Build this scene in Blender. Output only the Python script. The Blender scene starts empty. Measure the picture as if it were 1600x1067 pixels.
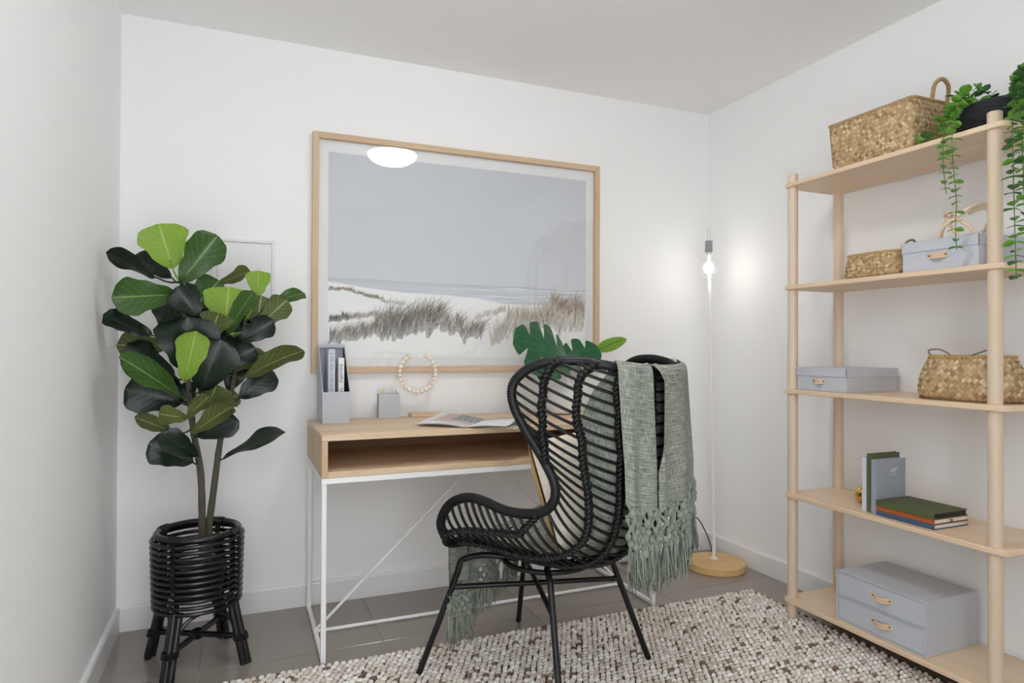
import bpy, math, random
import numpy as np
from mathutils import Vector, Matrix

random.seed(7)
rng = np.random.default_rng(7)
sc = bpy.context.scene
COL = sc.collection
PI = math.pi

# ------------------------------------------------------------------ camera
CAM = Vector((0.0, 0.0, 1.116))
F_PX, YAW, PITCH, ROLL = 1022.0, math.radians(22.6), math.radians(0.46), math.radians(0.25)
_F = Vector((math.sin(YAW) * math.cos(PITCH), math.cos(YAW) * math.cos(PITCH), math.sin(PITCH)))
_R0 = Vector((math.cos(YAW), -math.sin(YAW), 0))
_U0 = _R0.cross(_F)
_R = math.cos(ROLL) * _R0 + math.sin(ROLL) * _U0
_U = math.cos(ROLL) * _U0 - math.sin(ROLL) * _R0
cam_data = bpy.data.cameras.new('camera')
cam_data.sensor_width = 36.0
cam_data.lens = 36.0 * F_PX / 1600.0
cam_data.clip_start = 0.02
cam = bpy.data.objects.new('camera', cam_data)
COL.objects.link(cam)
mw = Matrix((_R, _U, -_F)).transposed().to_4x4()
mw.translation = CAM
cam.matrix_world = mw
sc.camera = cam

# ------------------------------------------------------------------ world, exposure
world = bpy.data.worlds.new('world')
sc.world = world
world.use_nodes = True
world.node_tree.nodes['Background'].inputs[0].default_value = (0.92, 0.965, 1.0, 1)
world.node_tree.nodes['Background'].inputs[1].default_value = 4.3
sc.view_settings.view_transform = 'Standard'
sc.view_settings.look = 'None'
sc.view_settings.gamma = 1.0
sc.view_settings.use_curve_mapping = False
sc.view_settings.exposure = 0.17
sc.cycles.use_denoising = True
sc.cycles.use_adaptive_sampling = True
sc.cycles.adaptive_threshold = 0.03
sc.cycles.adaptive_min_samples = 16
sc.cycles.max_bounces = 10
sc.cycles.diffuse_bounces = 8
sc.cycles.transparent_max_bounces = 16
sc.cycles.caustics_reflective = False
sc.cycles.caustics_refractive = False
sc.cycles.sample_clamp_indirect = 6.0
CEIL_LIGHT = 28.0       # emission of the ceiling dome
BULB_LIGHT = 26.0       # emission of the filament bundle

# room measures (metres)
XL, XR, YB, YR, H = -0.437, 2.410, 2.950, -0.45, 2.417


def at(x, y, Y):
    """point on the plane Y=const seen at pixel x, y of the 1600x1067 photograph"""
    d = _F * F_PX + _R * (x - 800.0) + _U * (533.5 - y)
    return CAM + d * ((Y - CAM.y) / d.y)


# ------------------------------------------------------------------ helpers
def lin(c):
    c = c / 255.0
    return c / 12.92 if c <= 0.04045 else ((c + 0.055) / 1.055) ** 2.4


def rgb(r, g, b, k=1.0):
    return (min(lin(r) * k, 1), min(lin(g) * k, 1), min(lin(b) * k, 1), 1.0)


class MB:
    """collects shapes, builds ONE mesh object"""
    def __init__(self):
        self.v, self.f, self.uv, self.col = [], [], None, None

    def add(self, verts, faces):
        o = len(self.v)
        self.v.extend([tuple(p) for p in verts])
        self.f.extend([tuple(i + o for i in f) for f in faces])
        return self

    def box(self, x0, x1, y0, y1, z0, z1, b=0.0015):
        b = min(b, (x1 - x0) * .3, (y1 - y0) * .3, (z1 - z0) * .3)
        v, idx = [], {}
        for i, X in enumerate((x0, x1)):
            for j, Y in enumerate((y0, y1)):
                for k, Z in enumerate((z0, z1)):
                    sx, sy, sz = (1, -1)[i], (1, -1)[j], (1, -1)[k]
                    for a in range(3):
                        p = [X + sx * b, Y + sy * b, Z + sz * b]
                        p[a] = (X, Y, Z)[a]
                        idx[(i, j, k, a)] = len(v)
                        v.append(p)
        f = []
        for s in (0, 1):
            q = [idx[(s, 0, 0, 0)], idx[(s, 0, 1, 0)], idx[(s, 1, 1, 0)], idx[(s, 1, 0, 0)]]
            f.append(q if s == 0 else q[::-1])
            q = [idx[(0, s, 0, 1)], idx[(1, s, 0, 1)], idx[(1, s, 1, 1)], idx[(0, s, 1, 1)]]
            f.append(q if s == 0 else q[::-1])
            q = [idx[(0, 0, s, 2)], idx[(0, 1, s, 2)], idx[(1, 1, s, 2)], idx[(1, 0, s, 2)]]
            f.append(q if s == 0 else q[::-1])
        for i in (0, 1):
            for j in (0, 1):
                q = [idx[(i, j, 0, 0)], idx[(i, j, 1, 0)], idx[(i, j, 1, 1)], idx[(i, j, 0, 1)]]
                f.append(q if (i + j) % 2 else q[::-1])
                q = [idx[(i, 0, j, 0)], idx[(i, 1, j, 0)], idx[(i, 1, j, 2)], idx[(i, 0, j, 2)]]
                f.append(q if (i + j) % 2 == 0 else q[::-1])
                q = [idx[(0, i, j, 1)], idx[(1, i, j, 1)], idx[(1, i, j, 2)], idx[(0, i, j, 2)]]
                f.append(q if (i + j) % 2 else q[::-1])
                for k in (0, 1):
                    q = [idx[(i, j, k, 0)], idx[(i, j, k, 1)], idx[(i, j, k, 2)]]
                    f.append(q if (i + j + k) % 2 else q[::-1])
        return self.add(v, f)

    def tube(self, pts, r, n=8, closed=False, cap=True):
        P = [Vector(p) for p in pts]
        m = len(P)
        rr = r if hasattr(r, '__len__') else [r] * m
        T = []
        for i in range(m):
            if closed:
                t = P[(i + 1) % m] - P[i - 1]
            else:
                t = P[min(i + 1, m - 1)] - P[max(i - 1, 0)]
            T.append(t.normalized() if t.length > 1e-9 else Vector((0, 0, 1)))
        up = Vector((0, 0, 1)) if abs(T[0].z) < .9 else Vector((1, 0, 0))
        N = (up - T[0] * up.dot(T[0])).normalized()
        v = []
        for i in range(m):
            N = N - T[i] * N.dot(T[i])
            N = N.normalized() if N.length > 1e-6 else T[i].orthogonal().normalized()
            B = T[i].cross(N)
            for k in range(n):
                a = 2 * PI * k / n
                v.append(P[i] + (N * math.cos(a) + B * math.sin(a)) * rr[i])
        f = []
        for i in range(m if closed else m - 1):
            a, b = i * n, ((i + 1) % m) * n
            for k in range(n):
                f.append((a + k, a + (k + 1) % n, b + (k + 1) % n, b + k))
        if cap and not closed:
            f.append(tuple(range(n - 1, -1, -1)))
            f.append(tuple((m - 1) * n + k for k in range(n)))
        return self.add(v, f)

    def lathe(self, prof, n=32, c=(0, 0, 0), sx=1.0, sy=1.0, cap=True):
        v, f = [], []
        for r, z in prof:
            for k in range(n):
                a = 2 * PI * k / n
                v.append((c[0] + r * sx * math.cos(a), c[1] + r * sy * math.sin(a), c[2] + z))
        for i in range(len(prof) - 1):
            for k in range(n):
                f.append((i * n + k, i * n + (k + 1) % n, (i + 1) * n + (k + 1) % n, (i + 1) * n + k))
        if cap:
            f.append(tuple(range(n - 1, -1, -1)))
            f.append(tuple((len(prof) - 1) * n + k for k in range(n)))
        return self.add(v, f)

    def ball(self, c, rx, ry=None, rz=None, n=12, m=8, M=None):
        ry, rz = ry or rx, rz or rx
        v, f = [], []
        for i in range(1, m):
            t = PI * i / m
            for k in range(n):
                a = 2 * PI * k / n
                v.append(Vector((rx * math.sin(t) * math.cos(a), ry * math.sin(t) * math.sin(a), rz * math.cos(t))))
        v += [Vector((0, 0, rz)), Vector((0, 0, -rz))]
        if M is not None:
            v = [M @ p for p in v]
        v = [p + Vector(c) for p in v]
        T, B = (m - 1) * n, (m - 1) * n + 1
        for k in range(n):
            f.append((T, k, (k + 1) % n))
            f.append((B, (m - 2) * n + (k + 1) % n, (m - 2) * n + k))
            for i in range(m - 2):
                f.append((i * n + k, (i + 1) * n + k, (i + 1) * n + (k + 1) % n, i * n + (k + 1) % n))
        return self.add(v, f)

    def prism(self, outline, z0, z1, axis=2, b=0.0):
        """outline in the two other axes; extruded along axis, with an optional chamfer"""
        n = len(outline)
        def put(p, z):
            return ((p[0], p[1], z), (p[0], z, p[1]), (z, p[0], p[1]))[2 - axis]
        rings = [(0.0, z0), (0.0, z1)] if b == 0 else [(b, z0), (0, z0 + b), (0, z1 - b), (b, z1)]
        v, f = [], []
        for ins, z in rings:
            for i, p in enumerate(outline):
                q = p
                if ins:
                    a, c = Vector(outline[i - 1]), Vector(outline[(i + 1) % n])
                    t = (c - a).normalized()
                    q = Vector(p) + Vector((-t.y, t.x)) * ins
                v.append(put(q, z))
        for r in range(len(rings) - 1):
            for i in range(n):
                f.append((r * n + i, r * n + (i + 1) % n, (r + 1) * n + (i + 1) % n, (r + 1) * n + i))
        f.append(tuple(range(n - 1, -1, -1)))
        f.append(tuple((len(rings) - 1) * n + i for i in range(n)))
        return self.add(v, f)

    def grid(self, fn, nu, nv, uv=True, cu=False, cv=False):
        v, f, t = [], [], []
        for i in range(nu):
            for j in range(nv):
                a, b = i / (nu if cu else nu - 1), j / (nv if cv else nv - 1)
                v.append(fn(a, b))
                t.append((a, b, 0))
        for i in range(nu if cu else nu - 1):
            for j in range(nv if cv else nv - 1):
                i2, j2 = (i + 1) % nu, (j + 1) % nv
                f.append((i * nv + j, i2 * nv + j, i2 * nv + j2, i * nv + j2))
        if self.uv is None:
            self.uv = [(0, 0, 0)] * len(self.v)
        self.add(v, f)
        self.uv += t
        return self

    def build(self, name, mat, parent=None, smooth=True, kind=None, loc=None):
        me = bpy.data.meshes.new(name)
        me.from_pydata(self.v, [], self.f)
        if self.uv is not None:
            uv = self.uv + [(0, 0, 0)] * (len(self.v) - len(self.uv))
            at_ = me.attributes.new('uvw', 'FLOAT_VECTOR', 'POINT')
            at_.data.foreach_set('vector', np.array(uv, dtype=np.float32).ravel())
        if self.col is not None:
            ca = me.attributes.new('col', 'FLOAT_COLOR', 'POINT')
            ca.data.foreach_set('color', np.array(self.col, dtype=np.float32).ravel())
        if smooth:
            me.polygons.foreach_set('use_smooth', [True] * len(me.polygons))
            if smooth != 'all':
                me.set_sharp_from_angle(angle=math.radians(38))
        me.materials.append(mat)
        me.update()
        o = bpy.data.objects.new(name, me)
        COL.objects.link(o)
        if parent is not None:
            o.parent = parent
        if loc is not None:
            o.location = loc
        if kind:
            o['kind'] = kind
        return o


def copy_mesh(o, parent, loc=None, rot=None, scale=None):
    c = o.copy()
    COL.objects.link(c)
    c.parent = parent
    if loc is not None:
        c.location = loc
    if rot is not None:
        c.rotation_euler = rot
    if scale is not None:
        c.scale = scale
    return c


def place(me, name, parent, M, mat=None):
    """an object that shares mesh data, put where matrix M says (in the parent's space)"""
    c = bpy.data.objects.new(name, me)
    COL.objects.link(c)
    c.parent = parent
    c.matrix_local = M
    return c


def thing(name, label, cat, loc=(0, 0, 0), rz=0.0, group=None):
    o = bpy.data.objects.new(name, None)
    o.empty_display_size = 0.05
    COL.objects.link(o)
    o.location = loc
    o.rotation_euler = (0, 0, rz)
    tag(o, label, cat, group)
    return o


def tag(o, label, cat, group=None):
    o['label'] = label
    o['category'] = cat
    if group:
        o['group'] = group
    return o


def struct(o):
    o['kind'] = 'structure'
    return o


def catmull(keys, t):
    """keys: list of tuples, t in [0, len-1]"""
    n = len(keys)
    i = min(max(int(math.floor(t)), 0), n - 2)
    x = t - i
    p0, p1, p2, p3 = (keys[max(i - 1, 0)], keys[i], keys[i + 1], keys[min(i + 2, n - 1)])
    return tuple(.5 * (2 * b + (c - a) * x + (2 * a - 5 * b + 4 * c - d) * x * x + (3 * b - a - 3 * c + d) * x ** 3)
                 for a, b, c, d in zip(p0, p1, p2, p3))


def smooth_path(keys, n):
    return [catmull(keys, (len(keys) - 1) * k / (n - 1)) for k in range(n)]


def text_mesh(body, size, name, mat, parent, M, extrude=0.0002):
    cu = bpy.data.curves.new(name, 'FONT')
    cu.body = body
    cu.size = size
    cu.extrude = extrude
    cu.align_x = 'CENTER'
    cu.align_y = 'CENTER'
    cu.resolution_u = 2
    tmp = bpy.data.objects.new(name + '_curve', cu)
    COL.objects.link(tmp)
    dg = bpy.context.evaluated_depsgraph_get()
    me = bpy.data.meshes.new_from_object(tmp.evaluated_get(dg))
    bpy.data.objects.remove(tmp)
    bpy.data.curves.remove(cu)
    me.materials.clear()
    me.materials.append(mat)
    return place(me, name, parent, M)


# ------------------------------------------------------------------ materials
def mat_new(name):
    m = bpy.data.materials.new(name)
    m.use_nodes = True
    nt = m.node_tree
    return m, nt, nt.nodes['Principled BSDF']


def node(nt, t, **kw):
    n = nt.nodes.new(t)
    for k, v in kw.items():
        if k in n.inputs.keys() if isinstance(k, str) else False:
            n.inputs[k].default_value = v
        else:
            setattr(n, k, v)
    return n


def plain(name, col, rough=.5, metal=0.0, noise=0.0, nscale=60.0, bump=0.0, bscale=200.0, spec=.5, stretch=(1, 1, 1)):
    m, nt, p = mat_new(name)
    p.inputs['Base Color'].default_value = col
    p.inputs['Roughness'].default_value = rough
    p.inputs['Metallic'].default_value = metal
    p.inputs['Specular IOR Level'].default_value = spec
    tc = node(nt, 'ShaderNodeTexCoord')
    mp = node(nt, 'ShaderNodeMapping')
    mp.inputs['Scale'].default_value = stretch
    nt.links.new(tc.outputs['Object'], mp.inputs[0])
    if noise > 0:
        nz = node(nt, 'ShaderNodeTexNoise')
        nz.inputs['Scale'].default_value = nscale
        nz.inputs['Detail'].default_value = 5
        nt.links.new(mp.outputs[0], nz.inputs['Vector'])
        mx = node(nt, 'ShaderNodeMix', data_type='RGBA')
        mx.inputs[6].default_value = tuple(c * (1 - noise) for c in col[:3]) + (1,)
        mx.inputs[7].default_value = tuple(min(1, c * (1 + noise)) for c in col[:3]) + (1,)
        nt.links.new(nz.outputs['Fac'], mx.inputs[0])
        nt.links.new(mx.outputs[2], p.inputs['Base Color'])
    if bump > 0:
        nb = node(nt, 'ShaderNodeTexNoise')
        nb.inputs['Scale'].default_value = bscale
        nb.inputs['Detail'].default_value = 3
        nt.links.new(mp.outputs[0], nb.inputs['Vector'])
        bp = node(nt, 'ShaderNodeBump')
        bp.inputs['Strength'].default_value = bump
        bp.inputs['Distance'].default_value = .002
        nt.links.new(nb.outputs['Fac'], bp.inputs['Height'])
        nt.links.new(bp.outputs[0], p.inputs['Normal'])
    return m


def wood(name, light, dark, axis=0, scale=9.0, rough=.45, knots=0.0, contrast=.5):
    m, nt, p = mat_new(name)
    tc = node(nt, 'ShaderNodeTexCoord')
    mp = node(nt, 'ShaderNodeMapping')
    s = [scale, scale, scale]
    s[axis] = scale * .06
    mp.inputs['Scale'].default_value = s
    nt.links.new(tc.outputs['Object'], mp.inputs[0])
    nz = node(nt, 'ShaderNodeTexNoise')
    nz.inputs['Scale'].default_value = 3.0
    nz.inputs['Detail'].default_value = 9
    nz.inputs['Roughness'].default_value = .68
    nz.inputs['Distortion'].default_value = .8
    nt.links.new(mp.outputs[0], nz.inputs['Vector'])
    n2 = node(nt, 'ShaderNodeTexNoise')
    n2.inputs['Scale'].default_value = .6
    n2.inputs['Detail'].default_value = 2
    nt.links.new(mp.outputs[0], n2.inputs['Vector'])
    ad = node(nt, 'ShaderNodeMath', operation='ADD')
    nt.links.new(nz.outputs['Fac'], ad.inputs[0])
    nt.links.new(n2.outputs['Fac'], ad.inputs[1])
    rp = node(nt, 'ShaderNodeValToRGB')
    rp.color_ramp.elements[0].position = .5 - contrast * .38
    rp.color_ramp.elements[0].color = dark
    rp.color_ramp.elements[1].position = .5 + contrast * .38
    rp.color_ramp.elements[1].color = light
    hf = node(nt, 'ShaderNodeMath', operation='MULTIPLY')
    hf.inputs[1].default_value = .5
    nt.links.new(ad.outputs[0], hf.inputs[0])
    nt.links.new(hf.outputs[0], rp.inputs[0])
    out = rp.outputs[0]
    if knots > 0:
        vo = node(nt, 'ShaderNodeTexVoronoi')
        mp2 = node(nt, 'ShaderNodeMapping')
        s2 = [14.0, 14.0, 14.0]
        s2[axis] = 5.0
        mp2.inputs['Scale'].default_value = s2
        nt.links.new(tc.outputs['Object'], mp2.inputs[0])
        nt.links.new(mp2.outputs[0], vo.inputs['Vector'])
        r2 = node(nt, 'ShaderNodeValToRGB')
        r2.color_ramp.elements[0].position = .03
        r2.color_ramp.elements[0].color = (knots, knots, knots, 1)
        r2.color_ramp.elements[1].position = .16
        r2.color_ramp.elements[1].color = (0, 0, 0, 1)
        nt.links.new(vo.outputs['Distance'], r2.inputs[0])
        mx = node(nt, 'ShaderNodeMix', data_type='RGBA')
        nt.links.new(r2.outputs[0], mx.inputs[0])
        nt.links.new(out, mx.inputs[6])
        mx.inputs[7].default_value = tuple(c * .45 for c in dark[:3]) + (1,)
        out = mx.outputs[2]
    nt.links.new(out, p.inputs['Base Color'])
    p.inputs['Roughness'].default_value = rough
    bp = node(nt, 'ShaderNodeBump')
    bp.inputs['Strength'].default_value = .12
    bp.inputs['Distance'].default_value = .001
    nt.links.new(nz.outputs['Fac'], bp.inputs['Height'])
    nt.links.new(bp.outputs[0], p.inputs['Normal'])
    return m


def island(name, stops, rough=.8, bump=.0, bscale=300.0, tex=.0, tscale=40):
    """colour per loose piece of the mesh"""
    m, nt, p = mat_new(name)
    g = node(nt, 'ShaderNodeNewGeometry')
    rp = node(nt, 'ShaderNodeValToRGB')
    rp.color_ramp.interpolation = 'LINEAR'
    while len(rp.color_ramp.elements) < len(stops):
        rp.color_ramp.elements.new(.5)
    for e, (pos, c) in zip(rp.color_ramp.elements, stops):
        e.position = pos
        e.color = c
    nt.links.new(g.outputs['Random Per Island'], rp.inputs[0])
    out = rp.outputs[0]
    tc = node(nt, 'ShaderNodeTexCoord')
    if tex > 0:
        nz = node(nt, 'ShaderNodeTexNoise')
        nz.inputs['Scale'].default_value = tscale
        nt.links.new(tc.outputs['Object'], nz.inputs['Vector'])
        mx = node(nt, 'ShaderNodeMix', data_type='RGBA', blend_type='MULTIPLY')
        mx.inputs[0].default_value = tex
        nt.links.new(out, mx.inputs[6])
        nt.links.new(nz.outputs['Color'], mx.inputs[7])
        out = mx.outputs[2]
    nt.links.new(out, p.inputs['Base Color'])
    p.inputs['Roughness'].default_value = rough
    p.inputs['Specular IOR Level'].default_value = .25
    if bump:
        nb = node(nt, 'ShaderNodeTexNoise')
        nb.inputs['Scale'].default_value = bscale
        nt.links.new(tc.outputs['Object'], nb.inputs['Vector'])
        bp = node(nt, 'ShaderNodeBump')
        bp.inputs['Strength'].default_value = bump
        bp.inputs['Distance'].default_value = .002
        nt.links.new(nb.outputs['Fac'], bp.inputs['Height'])
        nt.links.new(bp.outputs[0], p.inputs['Normal'])
    return m


def leafmat(name, base, vein, rough=.32, nveins=7.0, vw=.10, trans=.0, slope=.35):
    """blade colour with a pale midrib and side veins; uvw.x runs base to tip, uvw.y across"""
    m, nt, p = mat_new(name)
    a = node(nt, 'ShaderNodeAttribute', attribute_name='uvw')
    sp = node(nt, 'ShaderNodeSeparateXYZ')
    nt.links.new(a.outputs['Vector'], sp.inputs[0])
    def mth(op, x, y=None, v=None):
        n = node(nt, 'ShaderNodeMath', operation=op)
        nt.links.new(x, n.inputs[0]) if not isinstance(x, (int, float)) else setattr(n.inputs[0], 'default_value', x)
        if y is not None:
            nt.links.new(y, n.inputs[1])
        if v is not None:
            n.inputs[1].default_value = v
        return n.outputs[0]
    vv = mth('ABSOLUTE', mth('MULTIPLY', mth('SUBTRACT', sp.outputs[1], v=.5), v=2.0))
    mid = mth('LESS_THAN', vv, v=.045)
    ph = mth('FRACT', mth('MULTIPLY', mth('SUBTRACT', sp.outputs[0], mth('MULTIPLY', vv, v=slope)), v=nveins))
    tri = mth('ABSOLUTE', mth('SUBTRACT', ph, v=.5))
    side = mth('LESS_THAN', tri, v=vw * .5)
    side = mth('MULTIPLY', side, v=.75)
    fac = mth('MAXIMUM', mid, side)
    nz = node(nt, 'ShaderNodeTexNoise')
    nz.inputs['Scale'].default_value = 30
    mx0 = node(nt, 'ShaderNodeMix', data_type='RGBA')
    mx0.inputs[6].default_value = tuple(c * .75 for c in base[:3]) + (1,)
    mx0.inputs[7].default_value = tuple(min(1, c * 1.25) for c in base[:3]) + (1,)
    nt.links.new(nz.outputs['Fac'], mx0.inputs[0])
    mx = node(nt, 'ShaderNodeMix', data_type='RGBA')
    nt.links.new(fac, mx.inputs[0])
    nt.links.new(mx0.outputs[2], mx.inputs[6])
    mx.inputs[7].default_value = vein
    nt.links.new(mx.outputs[2], p.inputs['Base Color'])
    p.inputs['Roughness'].default_value = rough
    p.inputs['Specular IOR Level'].default_value = .32
    bp = node(nt, 'ShaderNodeBump')
    bp.inputs['Strength'].default_value = .18
    bp.inputs['Distance'].default_value = .002
    nt.links.new(tri, bp.inputs['Height'])
    nt.links.new(bp.outputs[0], p.inputs['Normal'])
    if trans > 0:
        tr = node(nt, 'ShaderNodeBsdfTranslucent')
        nt.links.new(mx.outputs[2], tr.inputs[0])
        ms = node(nt, 'ShaderNodeMixShader')
        ms.inputs[0].default_value = trans
        nt.links.new(p.outputs[0], ms.inputs[1])
        nt.links.new(tr.outputs[0], ms.inputs[2])
        nt.links.new(ms.outputs[0], nt.nodes['Material Output'].inputs[0])
    return m


def fabric(name, col, dark, su=30.0, sv=260.0, bump=.6):
    """slubby hand-woven cloth; threads run along uvw"""
    m, nt, p = mat_new(name)
    a = node(nt, 'ShaderNodeAttribute', attribute_name='uvw')
    outs = []
    for s in ((su, sv, 1), (sv * 1.6, su * 2.0, 1)):
        mp = node(nt, 'ShaderNodeMapping')
        mp.inputs['Scale'].default_value = s
        nt.links.new(a.outputs['Vector'], mp.inputs[0])
        nz = node(nt, 'ShaderNodeTexNoise')
        nz.inputs['Scale'].default_value = 1.0
        nz.inputs['Detail'].default_value = 4
        nt.links.new(mp.outputs[0], nz.inputs['Vector'])
        outs.append(nz.outputs['Fac'])
    ad = node(nt, 'ShaderNodeMath', operation='ADD')
    nt.links.new(outs[0], ad.inputs[0])
    nt.links.new(outs[1], ad.inputs[1])
    rp = node(nt, 'ShaderNodeValToRGB')
    rp.color_ramp.elements[0].position = .38
    rp.color_ramp.elements[0].color = dark
    rp.color_ramp.elements[1].position = .62
    rp.color_ramp.elements[1].color = col
    hf = node(nt, 'ShaderNodeMath', operation='MULTIPLY')
    hf.inputs[1].default_value = .5
    nt.links.new(ad.outputs[0], hf.inputs[0])
    nt.links.new(hf.outputs[0], rp.inputs[0])
    nt.links.new(rp.outputs[0], p.inputs['Base Color'])
    p.inputs['Roughness'].default_value = .9
    p.inputs['Specular IOR Level'].default_value = .15
    bp = node(nt, 'ShaderNodeBump')
    bp.inputs['Strength'].default_value = bump
    bp.inputs['Distance'].default_value = .004
    nt.links.new(hf.outputs[0], bp.inputs['Height'])
    nt.links.new(bp.outputs[0], p.inputs['Normal'])
    return m


def emit(name, col, s):
    m, nt, p = mat_new(name)
    e = node(nt, 'ShaderNodeEmission')
    e.inputs[0].default_value = col
    e.inputs[1].default_value = s
    nt.links.new(e.outputs[0], nt.nodes['Material Output'].inputs[0])
    return m


def thin_glass(name, ior=1.5, rough=.0):
    """a pane: clear, with the reflection that its index of refraction gives"""
    m, nt, p = mat_new(name)
    lw = node(nt, 'ShaderNodeLayerWeight')
    lw.inputs[0].default_value = .5
    pw = node(nt, 'ShaderNodeMath', operation='POWER')
    pw.inputs[1].default_value = 5.0
    nt.links.new(lw.outputs['Facing'], pw.inputs[0])
    fr = node(nt, 'ShaderNodeMath', operation='MULTIPLY_ADD')
    f0 = 2 * ((ior - 1) / (ior + 1)) ** 2          # two faces of the pane
    fr.inputs[1].default_value = 1 - f0
    fr.inputs[2].default_value = f0
    nt.links.new(pw.outputs[0], fr.inputs[0])
    tr = node(nt, 'ShaderNodeBsdfTransparent')
    gl = node(nt, 'ShaderNodeBsdfGlossy')
    gl.inputs['Roughness'].default_value = rough
    ms = node(nt, 'ShaderNodeMixShader')
    nt.links.new(fr.outputs[0], ms.inputs[0])
    nt.links.new(tr.outputs[0], ms.inputs[1])
    nt.links.new(gl.outputs[0], ms.inputs[2])
    nt.links.new(ms.outputs[0], nt.nodes['Material Output'].inputs[0])
    return m


def colattr(name, rough=.6):
    m, nt, p = mat_new(name)
    a = node(nt, 'ShaderNodeAttribute', attribute_name='col')
    nt.links.new(a.outputs['Color'], p.inputs['Base Color'])
    p.inputs['Roughness'].default_value = rough
    p.inputs['Specular IOR Level'].default_value = .2
    return m


M = {}
M['wall'] = plain('wall paint', (.90, .90, .90, 1), .75, noise=.008, nscale=3, bump=.03, bscale=400)
M['ceiling'] = plain('ceiling paint', (.91, .905, .90, 1), .85, bump=.03, bscale=300)
M['skirting'] = plain('white gloss paint', (.83, .83, .83, 1), .35)
M['tile'] = plain('grey brown tile', rgb(148, 139, 131), .13, noise=.06, nscale=5, spec=.6)
M['grout'] = plain('grout', rgb(168, 163, 156), .8)
M['white_metal'] = plain('white metal', (.86, .86, .86, 1), .35)
M['desk_wood'] = wood('desk oak', rgb(234, 213, 184), rgb(196, 160, 122), 0, 8, .5, knots=.35)
M['desk_back_shade'] = wood('shaded desk oak', rgb(150, 112, 80), rgb(104, 74, 50), 0, 8, .6)  # darker than the other panels: the slot's shade is put into this colour
M['desk_side'] = wood('desk oak end', rgb(222, 196, 160), rgb(178, 142, 104), 2, 8, .5, knots=.8)
M['shelf_wood'] = wood('birch', rgb(236, 214, 186), rgb(212, 182, 148), 1, 9, .42, contrast=.7)
M['post_wood'] = wood('birch post', rgb(228, 210, 188), rgb(204, 180, 154), 2, 9, .42, contrast=.7)
M['frame_wood'] = wood('frame oak', rgb(220, 194, 164), rgb(188, 156, 124), 0, 14, .5)
M['frame_wood_v'] = wood('frame oak upright', rgb(220, 194, 164), rgb(188, 156, 124), 2, 14, .5)
M['lamp_wood'] = wood('lamp base pine', rgb(232, 196, 138), rgb(205, 160, 100), 0, 7, .4)
M['bead_wood'] = plain('raw wood bead', rgb(240, 228, 212), .6, noise=.05, nscale=90)
M['rattan'] = plain('black rattan', (.008, .008, .009, 1), .45, noise=.4, nscale=40, bump=.15, bscale=120, spec=.35)
M['cane'] = plain('black lacquered cane', (.010, .010, .011, 1), .27, noise=.3, nscale=30)
M['black_metal'] = plain('black metal', (.007, .007, .008, 1), .40, spec=.4)
M['throw'] = fabric('sage cloth', rgb(172, 175, 164), rgb(98, 104, 94), 9, 120, 1.0)
M['yarn'] = plain('sage yarn', rgb(134, 140, 128), .95, noise=.3, nscale=120, bump=.6, bscale=500)
M['yarn_fine'] = island('sage yarn strands', [(0, rgb(88, 94, 84)), (.5, rgb(126, 132, 120)), (1, rgb(158, 164, 152))], .95)
M['cushion_cream'] = plain('cream boucle', rgb(232, 222, 206), .95, noise=.22, nscale=45, bump=1.0, bscale=90)
M['cushion_tan'] = plain('mustard velvet', rgb(206, 172, 118), .85, noise=.12, nscale=25, bump=.2, bscale=200)
M['rug_back'] = plain('rug backing', rgb(96, 78, 64), .95)
M['rug'] = island('rug wool', [(0, rgb(118, 98, 82)), (.035, rgb(150, 130, 112)), (.06, rgb(216, 205, 192)), (.6, rgb(234, 227, 218)), (1, rgb(250, 247, 242))],
                  .95, bump=.6, bscale=260, tex=.12, tscale=120)
M['linen'] = plain('blue grey linen board', rgb(190, 193, 200), .85, noise=.06, nscale=260, bump=.2, bscale=900)
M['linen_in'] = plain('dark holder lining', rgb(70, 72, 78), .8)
M['leather'] = plain('tan leather', rgb(214, 184, 150), .5, noise=.06, nscale=50, bump=.1, bscale=300)
M['stud'] = plain('dark stud', rgb(60, 50, 42), .4, metal=.6)
M['seagrass'] = island('seagrass', [(0, rgb(150, 120, 84)), (.25, rgb(174, 144, 104)), (.8, rgb(196, 168, 128)), (1, rgb(222, 200, 164))], .6, bump=.3, bscale=400)
M['seagrass_dark'] = island('brown seagrass', [(0, rgb(146, 116, 84)), (.2, rgb(176, 146, 108)), (.8, rgb(200, 172, 132)), (1, rgb(226, 204, 166))], .65, bump=.3, bscale=400)
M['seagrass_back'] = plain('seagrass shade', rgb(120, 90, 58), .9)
M['rope'] = plain('seagrass rope', rgb(176, 146, 104), .85, noise=.2, nscale=120, bump=.5, bscale=300)
M['rope_grey'] = plain('grey grass cord', rgb(140, 134, 118), .85, noise=.2, nscale=120, bump=.5, bscale=300)
M['cord'] = plain('cream leather cord', rgb(226, 204, 176), .6, noise=.06)
M['gold'] = plain('brass', rgb(222, 188, 110), .18, metal=1.0)
M['bk_green'] = plain('olive cloth', rgb(84, 92, 60), .8, noise=.08, nscale=200, bump=.15, bscale=900)
M['bk_rust'] = plain('rust leather', rgb(168, 90, 42), .5, noise=.1, nscale=60)
M['bk_blue'] = plain('blue cloth', rgb(66, 88, 116), .8, noise=.1, nscale=200)
M['bk_grey'] = plain('grey cloth', rgb(152, 157, 166), .8, noise=.07, nscale=180, bump=.15, bscale=900)
M['bk_pale'] = plain('pale grey cloth', rgb(206, 210, 218), .8, noise=.04, nscale=180)
M['paper'] = plain('page edges', rgb(236, 232, 224), .85, noise=.05, nscale=10, stretch=(1, 1, 80))
M['paper_black'] = plain('black page edges', (.01, .01, .01, 1), .6)
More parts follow.
